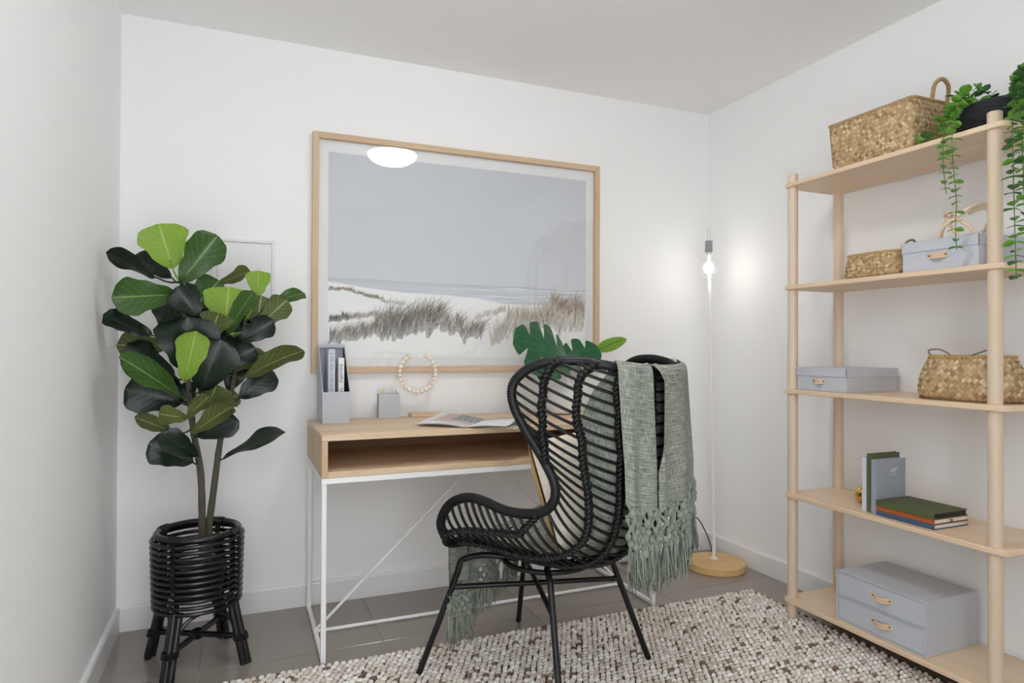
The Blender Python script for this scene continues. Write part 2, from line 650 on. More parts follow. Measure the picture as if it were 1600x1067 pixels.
M['ink'] = plain('dark ink', (.05, .05, .06, 1), .7)
M['ink_grey'] = plain('grey ink', rgb(140, 142, 150), .7)
M['silver'] = plain('silver foil', rgb(225, 228, 232), .4)
M['pot_dark'] = plain('charcoal woven pot', (.025, .027, .032, 1), .75, noise=.4, nscale=60, bump=.8, bscale=120, stretch=(.4, .4, 3))
M['nursery'] = plain('black plastic', (.01, .01, .01, 1), .5)
M['soil'] = plain('soil', rgb(46, 38, 32), .95, noise=.4, nscale=80, bump=.8, bscale=120)
M['bark'] = plain('fig bark', rgb(80, 74, 64), .85, noise=.45, nscale=60, bump=.8, bscale=140, stretch=(1, 1, .4))
M['petiole'] = plain('green stalk', rgb(112, 118, 72), .6, noise=.2)
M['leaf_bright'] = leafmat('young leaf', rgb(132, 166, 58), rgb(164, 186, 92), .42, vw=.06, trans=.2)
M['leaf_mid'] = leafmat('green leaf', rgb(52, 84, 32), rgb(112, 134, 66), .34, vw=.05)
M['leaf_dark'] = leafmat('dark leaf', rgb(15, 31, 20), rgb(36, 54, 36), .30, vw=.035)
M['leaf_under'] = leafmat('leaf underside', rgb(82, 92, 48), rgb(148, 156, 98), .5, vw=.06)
M['monstera'] = leafmat('monstera leaf', rgb(34, 86, 52), rgb(74, 128, 84), .3, nveins=6, vw=.05)
M['young_leaf'] = leafmat('young monstera leaf', rgb(104, 142, 40), rgb(140, 170, 80), .35, nveins=6, vw=.05)
M['vine_leaf'] = plain('vine leaf', rgb(112, 168, 66), .4, noise=.25, nscale=60)
M['vine_leaf_dark'] = plain('dark vine leaf', rgb(70, 112, 62), .4, noise=.3, nscale=60)
M['vine_stem'] = plain('vine stem', rgb(92, 120, 60), .6)
M['ceramic'] = plain('white ceramic', (.82, .82, .80, 1), .3)
M['mat_board'] = plain('white mat board', (.86, .87, .88, 1), .85)
M['print'] = colattr('beach print', .55)
M['pages'] = colattr('magazine pages', .4)
M['glass'] = thin_glass('picture glass', 1.5)
M['bulb_glass'] = thin_glass('bulb glass', 1.5)
M['dome'] = emit('lit opal dome', (.975, .985, 1.0, 1), CEIL_LIGHT)
M['filament'] = emit('glowing filament', (1.0, .95, .86, 1), BULB_LIGHT)
M['grey_socket'] = plain('grey socket', rgb(150, 152, 156), .45)
M['chrome'] = plain('chrome', rgb(225, 226, 228), .2, metal=1.0)
M['cable'] = plain('black cable', (.012, .012, .012, 1), .5)
M['panel'] = plain('painted panel', (.81, .81, .81, 1), .55)
M['pencil_white'] = plain('white pencil', (.85, .84, .78, 1), .5)
M['pencil_yellow'] = plain('pale yellow pencil', rgb(222, 214, 150), .5)
M['plastic_grey'] = plain('grey plastic', rgb(170, 172, 176), .4)

# ================================================================== the room
T = .12
wl = MB()
wl.box(XL - T, XL, YR - T, YB + T, 0, H, 0)
struct(wl.build('wall_left', M['wall'], smooth=False))
struct(MB().box(XL, XR, YB, YB + T, 0, H, 0).build('wall_back', M['wall'], smooth=False))
struct(MB().box(XR, XR + T, YR - T, YB + T, 0, H, 0).build('wall_right', M['wall'], smooth=False))
rear = MB()  # unseen wall behind the camera; its doorway gap is added to admit fill light
rear.box(.60, XR, YR - T, YR, 0, H, 0)
rear.box(XL, .60, YR - T, YR, 2.32, H, 0)
struct(rear.build('wall_rear', M['wall'], smooth=False))
struct(MB().box(XL - T, XR + T, YR - T, YB + T, H, H + .1, 0).build('ceiling', M['ceiling'], smooth=False))
floor = struct(MB().box(XL - T, XR + T, YR - T, YB + T, -.06, -.0025, 0).build('floor', M['grout'], smooth=False))
TS, TX0, TY0, g = .632, -.122, 2.478, .0015
i0 = math.floor((XL - TX0) / TS)
tile_meshes = {}
for i in range(i0, i0 + 6):
    for j in range(-6, 1):
        x0, x1 = max(TX0 + i * TS + g, XL), min(TX0 + (i + 1) * TS - g, XR)
        y0, y1 = max(TY0 + j * TS + g, YR), min(TY0 + (j + 1) * TS - g, YB)
        if x1 - x0 < .02 or y1 - y0 < .02:
            continue
        key = (round(x1 - x0, 4), round(y1 - y0, 4))
        if key not in tile_meshes:
            tile_meshes[key] = MB().box(0, key[0], 0, key[1], -.01, 0, .0008).build('tile', M['tile'], floor, smooth=False)
            tile_meshes[key].location = (x0, y0, 0)
        else:
            copy_mesh(tile_meshes[key], floor, (x0, y0, 0))


def skirting(name, a, b, n):
    """profile run from a to b; n points into the room"""
    a, b, n = Vector(a), Vector(b), Vector(n)
    prof = [(0, 0), (.014, 0), (.014, .088), (.010, .096), (0, .098)]
    m = MB()
    v = [p + n * d + Vector((0, 0, z)) for p in (a, b) for d, z in prof]
    f = [(i, (i + 1) % 5, 5 + (i + 1) % 5, 5 + i) for i in range(5)] + [(4, 3, 2, 1, 0), (5, 6, 7, 8, 9)]
    m.add(v, f)
    return struct(m.build(name, M['skirting'], smooth=False))


skirting('baseboard_back', (XL, YB, 0), (XR, YB, 0), (0, -1, 0))
skirting('baseboard_left', (XL, YR, 0), (XL, YB, 0), (1, 0, 0))
skirting('baseboard_right', (XR, YB, 0), (XR, YR, 0), (-1, 0, 0))

# ceiling light: an opal dome on a rim, the lamp of the room
t = thing('ceiling_light', 'round white opal dome light on the ceiling, mirrored in the picture glass', 'ceiling light', (.935, 1.500, H))
MB().lathe([(.166, 0), (.166, -.012), (.160, -.016), (.15, -.016)], 48).build('mounting_ring', M['white_metal'], t)
prof = [(.163 * math.cos(a), -.0165 - .075 * math.sin(a)) for a in [PI / 2 * k / 10 for k in range(10)]] + [(.004, -.0920)]
MB().lathe(prof, 48).build('dome', M['dome'], t)

# access panel in the back wall
t = thing('access_panel', 'flush white painted access panel in the wall behind the fig tree', 'access panel', (.015, YB, 1.225))
MB().box(-.105, .105, -.004, 0, 0, .318, .001).build('panel_door', M['panel'], t, smooth=False)
f = MB()
f.box(-.122, -.108, -.010, 0, -.014, .334, .002).box(.108, .122, -.010, 0, -.014, .334, .002)
f.box(-.108, .108, -.010, 0, .321, .334, .002).box(-.108, .108, -.010, 0, -.014, -.003, .002)
f.build('panel_frame', M['panel'], t, smooth=False)
MB().box(.083, .101, -.010, -.003, .165, .200, .002).build('latch', M['plastic_grey'], t, smooth=False)

# ================================================================== framed print
FX0, FX1, FZ0, FZ1, FD = .284, 1.698, .999, 2.041, .036
t = thing('framed_picture', 'large oak framed photograph of pale dunes and beach grass on the wall', 'picture', ((FX0 + FX1) / 2, YB, FZ0))
cx = (FX0 + FX1) / 2
W, HH, RW = FX1 - FX0, FZ1 - FZ0, .026
for z0 in (0, HH - RW):
    MB().box(-W / 2 + RW, W / 2 - RW, -FD, -.001, z0, z0 + RW, .0015).build('rail', M['frame_wood'], t, smooth=False)
for x0 in (-W / 2, W / 2 - RW):
    MB().box(x0, x0 + RW, -FD, -.001, 0, HH, .0015).build('stile', M['frame_wood_v'], t, smooth=False)
MB().box(-W / 2 + RW * .6, W / 2 - RW * .6, -.010, -.002, RW * .6, HH - RW * .6, 0).build('mat_board', M['mat_board'], t, smooth=False)
MB().add([(-W / 2 + RW * .8, -.026, RW * .8), (W / 2 - RW * .8, -.026, RW * .8), (W / 2 - RW * .8, -.026, HH - RW * .8), (-W / 2 + RW * .8, -.026, HH - RW * .8)],
         [(0, 1, 2, 3)]).build('glass_pane', M['glass'], t, smooth=False)


def pp(zx, zy):
    p = at(505 + zx / 3.81, 390 + zy / 3.81, YB - .012)
    return p.x - cx, p.z - FZ0


def beach_print(parent):
    k = 1.28
    x0, x1, z0, z1 = -W / 2 + RW + .043, W / 2 - RW - .043, RW + .040, HH - RW - .050
    n, m = 160, 200
    xs, zs = np.linspace(x0, x1, n), np.concatenate([np.linspace(z0, .45, 150), np.linspace(.455, z1, 50)])
    m = len(zs)
    ha, hb = pp(25, 165), pp(1580, 243)
    crest = [pp(*q) for q in ((25, 205), (150, 225), (260, 262), (340, 290), (480, 325), (620, 380))]
    shore = [pp(*q) for q in ((25, 185), (270, 225), (480, 252), (750, 268), (930, 290), (1090, 322), (1300, 330), (1580, 330))]
    cxs, czs = [c[0] for c in crest], [c[1] for c in crest]
    sxs, szs = [c[0] for c in shore], [c[1] for c in shore]
    X, Z = np.meshgrid(xs, zs, indexing='ij')
    hz = ha[1] + (X - ha[0]) / (hb[0] - ha[0]) * (hb[1] - ha[1])
    c = np.zeros((n, m, 3))
    def L(r, g_, b):
        return np.array([lin(r), lin(g_), lin(b)])
    sky_hi, sky_lo = L(184, 187, 193), L(193, 196, 201)
    tt = np.clip((Z - hz) / (z1 - hz), 0, 1)[..., None]
    c[:] = sky_lo * (1 - tt) + sky_hi * tt
    rnd = np.zeros_like(X)
    for a in range(40):
        rnd += np.sin(Z * rng.uniform(150, 900) + X * rng.uniform(-10, 10) + rng.uniform(0, 6)) * np.sin(X * rng.uniform(3, 14) + rng.uniform(0, 6))
    rnd /= 6.0
    sea = Z < hz
    sh = np.interp(X, sxs, szs)
    depth = np.clip((hz - Z) / .02, 0, 1)
    seacol = L(174, 178, 185) * (1 - depth[..., None]) + L(186, 190, 196) * depth[..., None]
    surf = np.clip((rnd - .25) * 2.2, 0, 1)[..., None] * np.clip((X[..., None] + .45) * 1.5, 0, 1)
    seacol = seacol * (1 - surf * .7) + L(228, 231, 236) * surf * .7
    c = np.where(sea[..., None], seacol, c)
    sand = L(226, 229, 234) + 0 * c
    sand = sand * (1 + .02 * rnd[..., None])
    blend = np.clip((sh - Z) / .006, 0, 1)[..., None]
    c = c * (1 - blend) + sand * blend
    cr = np.interp(X, cxs, czs, right=-1)
    bl = np.clip((cr - Z) / .004, 0, 1)[..., None]
    c = c * (1 - bl) + (L(222, 224, 228) * (1 + .02 * rnd[..., None])) * bl
    c = np.clip(c * k, 0, .95)
    mb = MB()
    mb.v = [(float(a), -.0110, float(b)) for a in xs for b in zs]
    mb.f = [(i * m + j, (i + 1) * m + j, (i + 1) * m + j + 1, i * m + j + 1) for i in range(n - 1) for j in range(m - 1)]
    cols = [tuple(q) + (1,) for q in c.reshape(-1, 3)]
    lim = (x0, x1)
    def blades(num, xa, xb, base, hgt, cset, lean, w=2.6, spread=.5):
        for _ in range(num):
            u = random.random()
            zx = xa + (xb - xa) * u
            tuft = int(zx / 17.0)
            tr = random.Random(tuft * 31 + int(xa))
            zy = np.interp(u, [b[0] for b in base], [b[1] for b in base]) + tr.gauss(0, min(15, hgt * .12)) - abs(random.gauss(0, hgt * .10))
            h = hgt * random.uniform(.40, 1.1) * tr.uniform(.65, 1.15)
            l = lean + .30 + random.gauss(0, spread) + (zx / 17.0 - tuft - .5) * .9
            p0, p1, p2 = (zx, zy), (zx + l * h * .25, zy - h * .6), (zx + l * h * .7, zy - h)
            q = [pp(p0[0] - w, p0[1]), pp(p0[0] + w, p0[1]), pp(p1[0] + w * .7, p1[1]), pp(p1[0] - w * .7, p1[1]), pp(*p2)]
            if any(not (lim[0] < a[0] < lim[1]) for a in q):
                continue
            o = len(mb.v)
            mb.v.extend([(a, -.0113 - .00002 * (o % 17), b) for a, b in q])
            mb.f.append((o, o + 1, o + 2, o + 3))
            mb.f.append((o + 3, o + 2, o + 4))
            cc = random.choice(cset)
            v = random.uniform(.85, 1.15)
            ct = [min(lin(q_ * v), .95) * k * .8 for q_ in cc]
            cb = [.5 * ct[0] + .5 * .84, .5 * ct[1] + .5 * .85, .5 * ct[2] + .5 * .87]
            cols.extend([tuple(cb) + (1,)] * 2 + [tuple(ct) + (1,)] * 3)
    dk, md, lt, br = (88, 84, 78), (138, 132, 120), (196, 188, 172), (168, 150, 130)
    blades(420, 25, 340, [(0, 240), (.4, 245), (.7, 275), (1, 300)], 26, [md, (150, 138, 118), (120, 108, 90)], .2, 2)
    blades(80, 340, 480, [(0, 310), (1, 335)], 30, [lt, (170, 165, 150)], .2, 2)
    blades(170, 900, 1090, [(0, 420), (.5, 395), (1, 370)], 45, [lt, (206, 202, 190)], .3, 2)
    blades(700, 1000, 1580, [(0, 580), (.3, 470), (1, 480)], 170, [lt, (214, 206, 194), (180, 168, 150)], .1, 1.6, .25)
    blades(420, 1090, 1400, [(0, 450), (1, 440)], 110, [lt, (190, 182, 168), md], .1, 1.8, .3)
    blades(260, 1130, 1330, [(0, 560), (1, 450)], 80, [md, br, lt], .1, 2, .35)
    blades(520, 1350, 1590, [(0, 370), (1, 410)], 105, [br, lt, (150, 132, 114)], .15, 2, .3)
    blades(260, 25, 150, [(0, 430), (1, 420)], 45, [dk, (70, 68, 66), md], .3, 2.4, .8)
    blades(200, 150, 320, [(0, 420), (1, 400)], 40, [md, lt], .4, 2, .6)
    blades(620, 25, 330, [(0, 550), (.3, 550), (1, 490)], 110, [md, dk, lt, (120, 114, 104)], .35, 1.6, .5)
    blades(1250, 310, 690, [(0, 520), (.3, 530), (.6, 510), (1, 470)], 190, [md, dk, (70, 66, 60), lt, (116, 110, 98)], .22, 1.5, .36)
    blades(520, 680, 940, [(0, 470), (.5, 510), (1, 545)], 125, [md, dk, lt, (116, 110, 98)], .1, 1.5, .55)
    mb.col = cols
    return mb.build('print', M['print'], parent, smooth=False)


beach_print(t)

# ================================================================== desk
DX0, DX1, DY0, DY1, DZ0, DZ1 = .268, 1.668, 2.375, 2.903, .650, .802
t = thing('desk', 'long pale oak box desk with an open slot on white metal legs', 'desk', ((DX0 + DX1) / 2, (DY0 + DY1) / 2, 0))
hx, hy, th = (DX1 - DX0) / 2, (DY1 - DY0) / 2, .022
MB().box(-hx, hx, -hy, hy, DZ1 - th, DZ1, .002).build('top_panel', M['desk_wood'], t, smooth=False)
MB().box(-hx + th, hx - th, -hy, hy, DZ0, DZ0 + th, .002).build('bottom_panel', M['desk_wood'], t, smooth=False)
for s in (-1, 1):
    MB().box(min(s * hx, s * (hx - th)), max(s * hx, s * (hx - th)), -hy, hy, DZ0, DZ1 - th - .0005, .002).build('side_panel', M['desk_side'], t, smooth=False)
MB().box(-hx + th, hx - th, hy - .016, hy - .002, DZ0 + th, DZ1 - th, .001).build('back_panel', M['desk_back_shade'], t, smooth=False)
b = .020
lx, ly = hx - .010, hy - .010
top = DZ0 - .0005
fr = MB()
fr.box(-lx - .01, lx + .01, -ly - .01, -ly + .01, top - b, top, .001)
fr.box(-lx - .01, lx + .01, ly - .01, ly + .01, top - b, top, .001)
fr.box(-lx - .01, -lx + .01, -ly, ly, top - b, top, .001)
fr.box(lx - .01, lx + .01, -ly, ly, top - b, top, .001)
fr.build('top_frame', M['white_metal'], t, smooth=False)
for sx in (-1, 1):
    for sy in (-1, 1):
        MB().box(sx * lx - .009, sx * lx + .009, sy * ly - .009, sy * ly + .009, 0, top - b, .002).build('leg', M['white_metal'], t, smooth=False)
    MB().box(sx * lx - .008, sx * lx + .008, -ly + .009, ly - .009, .002, .018, .002).build('foot_bar', M['white_metal'], t, smooth=False)
MB().tube([(-lx, .0, .010), (lx, .0, .010)], .007, 10).build('stretcher', M['white_metal'], t)
for s in (-1, 1):
    MB().tube([(s * lx, 0, .014), (s * .012, 0, top - .004)], .006, 10).build('brace', M['white_metal'], t)

# ---- things on the desk
DT = DZ1 + .0005
# magazine holder
t = thing('magazine_holder', 'blue grey cardboard magazine holder on the left end of the desk', 'magazine holder', (.362, 2.808, DT))
hw, hd0, hd1, ht = .055, -.098, .102, .0028
side = [(hd0, 0), (hd1, 0), (hd1, .320), (hd1 - .035, .320), (hd0, .128)]
for s in (-1, 1):
    m = MB()
    xx = (-hw, -hw + ht) if s < 0 else (hw - ht, hw)
    n = len(side)
    v = [(xx[0], y, z) for y, z in side] + [(xx[1], y, z) for y, z in side]
    m.add(v, [(4, 3, 2, 1, 0), (5, 6, 7, 8, 9)] + [(i, (i + 1) % 5, 5 + (i + 1) % 5, 5 + i) for i in range(5)])
    m.build('side_wall', M['linen'], t, smooth=False)
MB().box(hw - ht - .0006, hw - ht, hd0 + .004, hd1 - .004, .004, .126, 0).add([(hw - ht - .0006, hd0 + .004, .126), (hw - ht - .0006, hd1 - .004, .126), (hw - ht - .0006, hd1 - .004, .304), (hw - ht - .0006, hd1 - .036, .304)], [(0, 3, 2, 1)]).build('lining', M['linen_in'], t, smooth=False)
MB().box(-hw + ht, hw - ht, hd0, hd0 + ht, 0, .128, .0004).build('front_wall', M['linen'], t, smooth=False)
MB().box(-hw + ht, hw - ht, hd1 - ht, hd1, 0, .320, .0004).build('back_wall', M['linen'], t, smooth=False)
MB().box(-hw + ht, hw - ht, hd1 - .035, hd1 - ht, .306, .320, .0004).build('top_strip', M['linen'], t, smooth=False)
MB().box(-hw + ht, hw - ht, hd0 + ht, hd1 - ht, 0, ht, .0004).build('bottom', M['linen_in'], t, smooth=False)


def spine_text(parent, body, size, x, y, z, mat):
    Mx = Matrix.Translation((x, y, z)) @ Matrix.Rotation(PI / 2, 4, 'X') @ Matrix.Rotation(-PI / 2, 4, 'Z')
    return text_mesh(body, size, 'lettering', mat, parent, Mx)


t = thing('magazine', 'thick pale magazine with grey lettered spine standing in the holder', 'magazine', (.350, 2.812, DT + .003), 0, 'magazines in the holder')
MB().box(-.014, .014, -.045, .085, 0, .298, .002).build('spine', M['bk_pale'], t, smooth=False)
spine_text(t, 'a life less ordinary', .021, 0, -.0453, .205, M['ink_grey'])
t = thing('magazine', 'slim white magazine with black script spine standing in the holder', 'magazine', (.387, 2.812, DT + .003), 0, 'magazines in the holder')
MB().box(-.0115, .0115, -.060, .085, 0, .262, .0015).build('spine', M['ceramic'], t, smooth=False)
spine_text(t, 'beautiful.', .022, 0, -.0603, .196, M['ink'])
for k in range(10):
    MB().box(-.002, .002, -.0604, -.0600, .038 + k * .0105, .043 + k * .0105, 0).build('lettering', M['ink'], t, smooth=False)

# pen cup
t = thing('pen_cup', 'small square blue grey pen cup standing on the desk', 'pen cup', (.606, 2.872, DT), math.radians(-2))
c, h = .045, .106
for x0, x1, y0, y1 in ((-c, c, -c * .6, -c * .6 + .003), (-c, c, c * .6 - .003, c * .6), (-c, -c + .003, -c * .6 + .003, c * .6 - .003), (c - .003, c, -c * .6 + .003, c * .6 - .003)):
    MB().box(x0, x1, y0, y1, 0, h, .0005).build('wall', M['linen'], t, smooth=False)
MB().box(-c + .003, c - .003, -c * .6 + .003, c * .6 - .003, 0, .003, 0).build('bottom', M['linen_in'], t, smooth=False)
for (x, lx_, hgt, mm, lab) in ((-.030, -.012, .125, 'pencil_white', 'short white pencil leaning left in the grey pen cup'), (-.019, -.004, .138, 'pencil_yellow', 'pale yellow pencil, tallest in the grey pen cup'),
                         (-.009, .004, .118, 'pencil_white', 'stubby white pencil beside the yellow one in the pen cup'), (.014, .014, .128, 'pencil_white', 'white pen tilted right in the grey pen cup'),
                         (.026, .010, .126, 'plastic_grey', 'grey pen at the right corner of the pen cup')):
    p = thing('pencil', lab, 'pencil', (.606 + x, 2.872, DT + .0035), 0, 'pencils in the pen cup')
    MB().tube([(0, 0, 0), (lx_, .006, hgt - .012)], .0038, 6).build('shaft', M[mm], p)
    MB().tube([(lx_, .006, hgt - .012), (lx_ * 1.08, .0065, hgt)], [.0038, .0008], 6).build('tip', M['bead_wood'], p)

# bead ring on a stand
t = thing('bead_ornament', 'open ring of raw wooden beads on a thin rod and block stand', 'ornament', (.775, 2.872, DT))
MB().box(-.072, .072, -.030, .030, 0, .0155, .0015).build('base', M['desk_wood'], t, smooth=False)
MB().tube([(-.036, 0, .0155), (-.036, 0, .112)], .0022, 8).build('rod', M['white_metal'], t)
bead = None
for k in range(23):
    a = math.radians(118 + 304 * k / 22)
    p = (-.036 + .083 * math.cos(a), 0, .194 + .083 * math.sin(a) * 1.02)
    if bead is None:
        bead = MB().ball((0, 0, 0), .0102, n=14, m=10).build('bead', M['bead_wood'], t, loc=p)
    else:
        copy_mesh(bead, t, p)
MB().tube([(-.036 + .083 * math.cos(math.radians(118 + 304 * k / 40)), 0, .194 + .0847 * math.sin(math.radians(118 + 304 * k / 40))) for k in range(41)], .002, 6).build('wire', M['white_metal'], t)

# open magazine
t = thing('open_magazine', 'open magazine with a pink and grey photo lying on the desk', 'magazine', (.80, 2.395, DT), math.radians(-38))


def page(s, seed, lift, curl):
    """one half of the spread; x is out from the spine, y along it"""
    r = random.Random(seed)
    nu, nv = 30, 40
    ww, hh = .205, .29
    mb = MB()
    def pt(a, b):
        x = s * ww * a
        z = .002 + .013 * math.sin(min(a * 2.6, PI)) * (1 - .3 * a) + lift * (a ** 2) * b + curl * max(0, a - .75) ** 2 * (1 - b) * 12
        return (x, hh * b, z)
    mb.grid(pt, nu, nv)
    cols = []
    for i in range(nu):
        for j in range(nv):
            a, b = i / (nu - 1), j / (nv - 1)
            cc = (232, 232, 232)
            if s < 0 and .02 < a < .88 and b > .30:
                cc = (196, 168, 158)
                if a < .55 and b > .45:
                    n_ = math.sin(a * 40 + b * 23) * math.sin(b * 37 - a * 11)
                    cc = (120, 124, 124) if n_ > -.2 else (168, 166, 164)
                if a > .80 or (.42 < b < .46):
                    cc = (222, 208, 202)
            elif s < 0:
                cc = (206, 202, 200) if a < .6 else (226, 226, 228)
            elif s > 0 and b > .66 and a < .85:
                cc = (150, 150, 148) if b > .86 and a < .6 else (214, 210, 206)
            elif s > 0 and (j % 4 == 0) and .15 < a < .8 and b < .5:
                cc = (216, 216, 216)
            cols.append((lin(cc[0]), lin(cc[1]), lin(cc[2]), 1))
    mb.col = cols
    return mb.build('page_spread', M['pages'], t, smooth='all')


page(-1, 1, .020, 0)
page(1, 2, .006, .05)
for s in (-1, 1):
    mb = MB()
    mb.grid(lambda a, b: (s * .206 * a, .29 * b, .001 + .008 * math.sin(min(a * 2.6, PI)) * (1 - .3 * a)), 14, 3)
    mb.build('page_block', M['paper'], t, smooth='all')

# ---- vase with monstera leaves
t = thing('vase_of_leaves', 'white vase of cut monstera leaves on the desk behind the armchair', 'plant', (1.40, 2.74, DT))
MB().lathe([(.040, 0), (.062, .01), (.072, .05), (.066, .10), (.040, .14), (.030, .165), (.036, .185), (.030, .182), (.025, .16)], 28).build('vase', M['ceramic'], t)


def monstera_leaf(base, tip, width, normal, mat, name='leaf', cuts=5, holes=True, bend=.10):
    """split leaf: lobes separated by deep slots, built from ribs out of the midrib"""
    base, tip, nrm = Vector(base), Vector(tip), Vector(normal).normalized()
    ax = tip - base
    L = ax.length
    ax.normalize()
    sd = nrm.cross(ax).normalized()
    nrm = ax.cross(sd)
    mb = MB()
    def P3(u, v):
        # u along, v signed across (in half widths)
        z = -bend * (u - .45) ** 2 * 2.2 * L - .22 * abs(v) ** 1.6 * width * .5 + .05 * abs(v) * width
        return base + ax * (u * L) + sd * (v * width * .5) + nrm * z
    def prof(u):
        return max(0.0, (math.sin(PI * min(1, (u + .10) / 1.10) ** .8)) ** .72)
    lobes = cuts
    for s in (-1, 1):
        for k in range(lobes):
            u0, u1 = -.06 + 1.06 * k / lobes, -.06 + 1.06 * (k + 1) / lobes
            gap = .34 if cuts > 1 else 0
            nu, nv = 7, 9
            def fn(a, b):
                w = b
                # slots open outwards; the outer end of a lobe sweeps to the tip
                shrink = gap * max(0, (w - .42) / .58) ** .7
                a2 = shrink / 2 + a * (1 - shrink)
                u = u0 + (u1 - u0) * a2 + .10 * w
                rnd = 1 - .10 * (2 * a - 1) ** 4
                uu = u0 + (u1 - u0) * (.5 + (a2 - .5))
                return P3(min(u, 1.03), s * w * prof(max(uu, -.05)) * rnd)
            mb.grid(fn, nu, nv)
            base_i = len(mb.uv) - nu * nv
            for i in range(nu):
                for j in range(nv):
                    mb.uv[base_i + i * nv + j] = (.5 + .5 * (i / (nu - 1) - .5) / 6 * 6 * .2 + k, .5 + s * .5 * j / (nv - 1), 0)
    mb.tube([P3(u, 0) + nrm * .0012 for u in [0, .2, .4, .6, .8, .97]], [.0035, .003, .0027, .0022, .0017, .001], 6)
    return mb.build(name, mat, t, smooth='all')


def rel(p):
    return Vector(p) - Vector((1.40, 2.74, DT))


A = rel((1.36, 2.70, 1.075))
monstera_leaf(rel((1.385, 2.66, 1.052)), rel((1.135, 2.66, 1.170)), .33, (-.05, -.80, .60), M['monstera'], cuts=4)
monstera_leaf(rel((1.375, 2.68, 1.05)), rel((1.545, 2.66, 1.110)), .20, (-.1, -.82, .56), M['monstera'], cuts=3)
monstera_leaf(rel((1.37, 2.62, 1.03)), rel((1.17, 2.58, 1.02)), .16, (.1, -.5, .86), M['monstera'], cuts=3)
monstera_leaf(rel((1.555, 2.70, 1.10)), rel((1.720, 2.70, 1.165)), .075, (-.25, -.70, .62), M['young_leaf'], cuts=1)
for p in ((1.375, 2.66, 1.055), (1.385, 2.68, 1.06), (1.37, 2.62, 1.03), (1.555, 2.70, 1.10)):
    q = rel(p)
    MB().tube(smooth_path([(0, 0, .06), (q.x * .15, q.y * .2, .19), (q.x * .6, q.y * .7, q.z * .86), tuple(q)], 12), .0035, 8).build('stalk', M['petiole'], t)

# ================================================================== rug
def make_rug():
    x0, x1, y0, y1 = -.32, 2.185, .62, 2.362
    t = thing('rug', 'chunky woven wool rug in cream and taupe under the armchair', 'rug', ((x0 + x1) / 2, (y0 + y1) / 2, 0))
    cx_, cy_ = (x0 + x1) / 2, (y0 + y1) / 2
    MB().box(x0 - cx_ + .006, x1 - cx_ - .006, y0 - cy_ + .006, y1 - cy_ - .006, .0006, .007, .001).build('backing', M['rug_back'], t, smooth=False)
    px, py = .0222, .0206
    nx, ny = int((x1 - x0) / px), int((y1 - y0) / py)
    I, J = np.meshgrid(np.arange(nx), np.arange(ny), indexing='ij')
    I, J = I.ravel(), J.ravel()
    C = np.stack([x0 - cx_ + (I + .5 + .5 * (J % 2) - .25) * px, y0 - cy_ + (J + .5) * py, np.full(I.shape, .0085)], 1)
    C += rng.normal(0, [.0018, .0018, .0009], C.shape)
    n = len(C)
    prof = [(1.0, -.6), (.97, .1), (.70, .68)]
    seg = 8
    unit = [(r * math.cos(2 * PI * k / seg), r * math.sin(2 * PI * k / seg), z) for r, z in prof for k in range(seg)] + [(0, 0, 1.0)]
    unit = np.array(unit)
    nvv = len(unit)
    S = np.stack([rng.uniform(.0114, .0138, n), rng.uniform(.0080, .0096, n), rng.uniform(.0070, .0108, n)], 1)
    ang = rng.normal(.34, .26, n)
    V = unit[None] * S[:, None]
    ca, sa = np.cos(ang)[:, None], np.sin(ang)[:, None]
    V = np.stack([V[..., 0] * ca - V[..., 1] * sa, V[..., 0] * sa + V[..., 1] * ca, V[..., 2]], -1) + C[:, None]
    faces = []
    for i in range(2):
        for k in range(seg):
            faces.append((i * seg + k, i * seg + (k + 1) % seg, (i + 1) * seg + (k + 1) % seg, (i + 1) * seg + k))
    q = np.array(faces)
    tr = np.array([(2 * seg + k, 2 * seg + (k + 1) % seg, 3 * seg) for k in range(seg)])
    Q = (q[None] + (np.arange(n) * nvv)[:, None, None]).reshape(-1, 4)
    Tt = (tr[None] + (np.arange(n) * nvv)[:, None, None]).reshape(-1, 3)
    me = bpy.data.meshes.new('wool_loops')
    me.vertices.add(n * nvv)
    me.vertices.foreach_set('co', V.astype(np.float32).ravel())
    loops = np.concatenate([Q.ravel(), Tt.ravel()]).astype(np.int32)
    me.loops.add(len(loops))
    me.loops.foreach_set('vertex_index', loops)
    starts = np.concatenate([np.arange(len(Q)) * 4, len(Q) * 4 + np.arange(len(Tt)) * 3]).astype(np.int32)
    me.polygons.add(len(starts))
    me.polygons.foreach_set('loop_start', starts)
    me.polygons.foreach_set('use_smooth', np.ones(len(starts), dtype=bool))
    me.update(calc_edges=True)
    me.validate()
    me.materials.append(M['rug'])
    o = bpy.data.objects.new('wool_loops', me)
    COL.objects.link(o)
    o.parent = t
    o['kind'] = 'stuff'


make_rug()
RUG = .0135

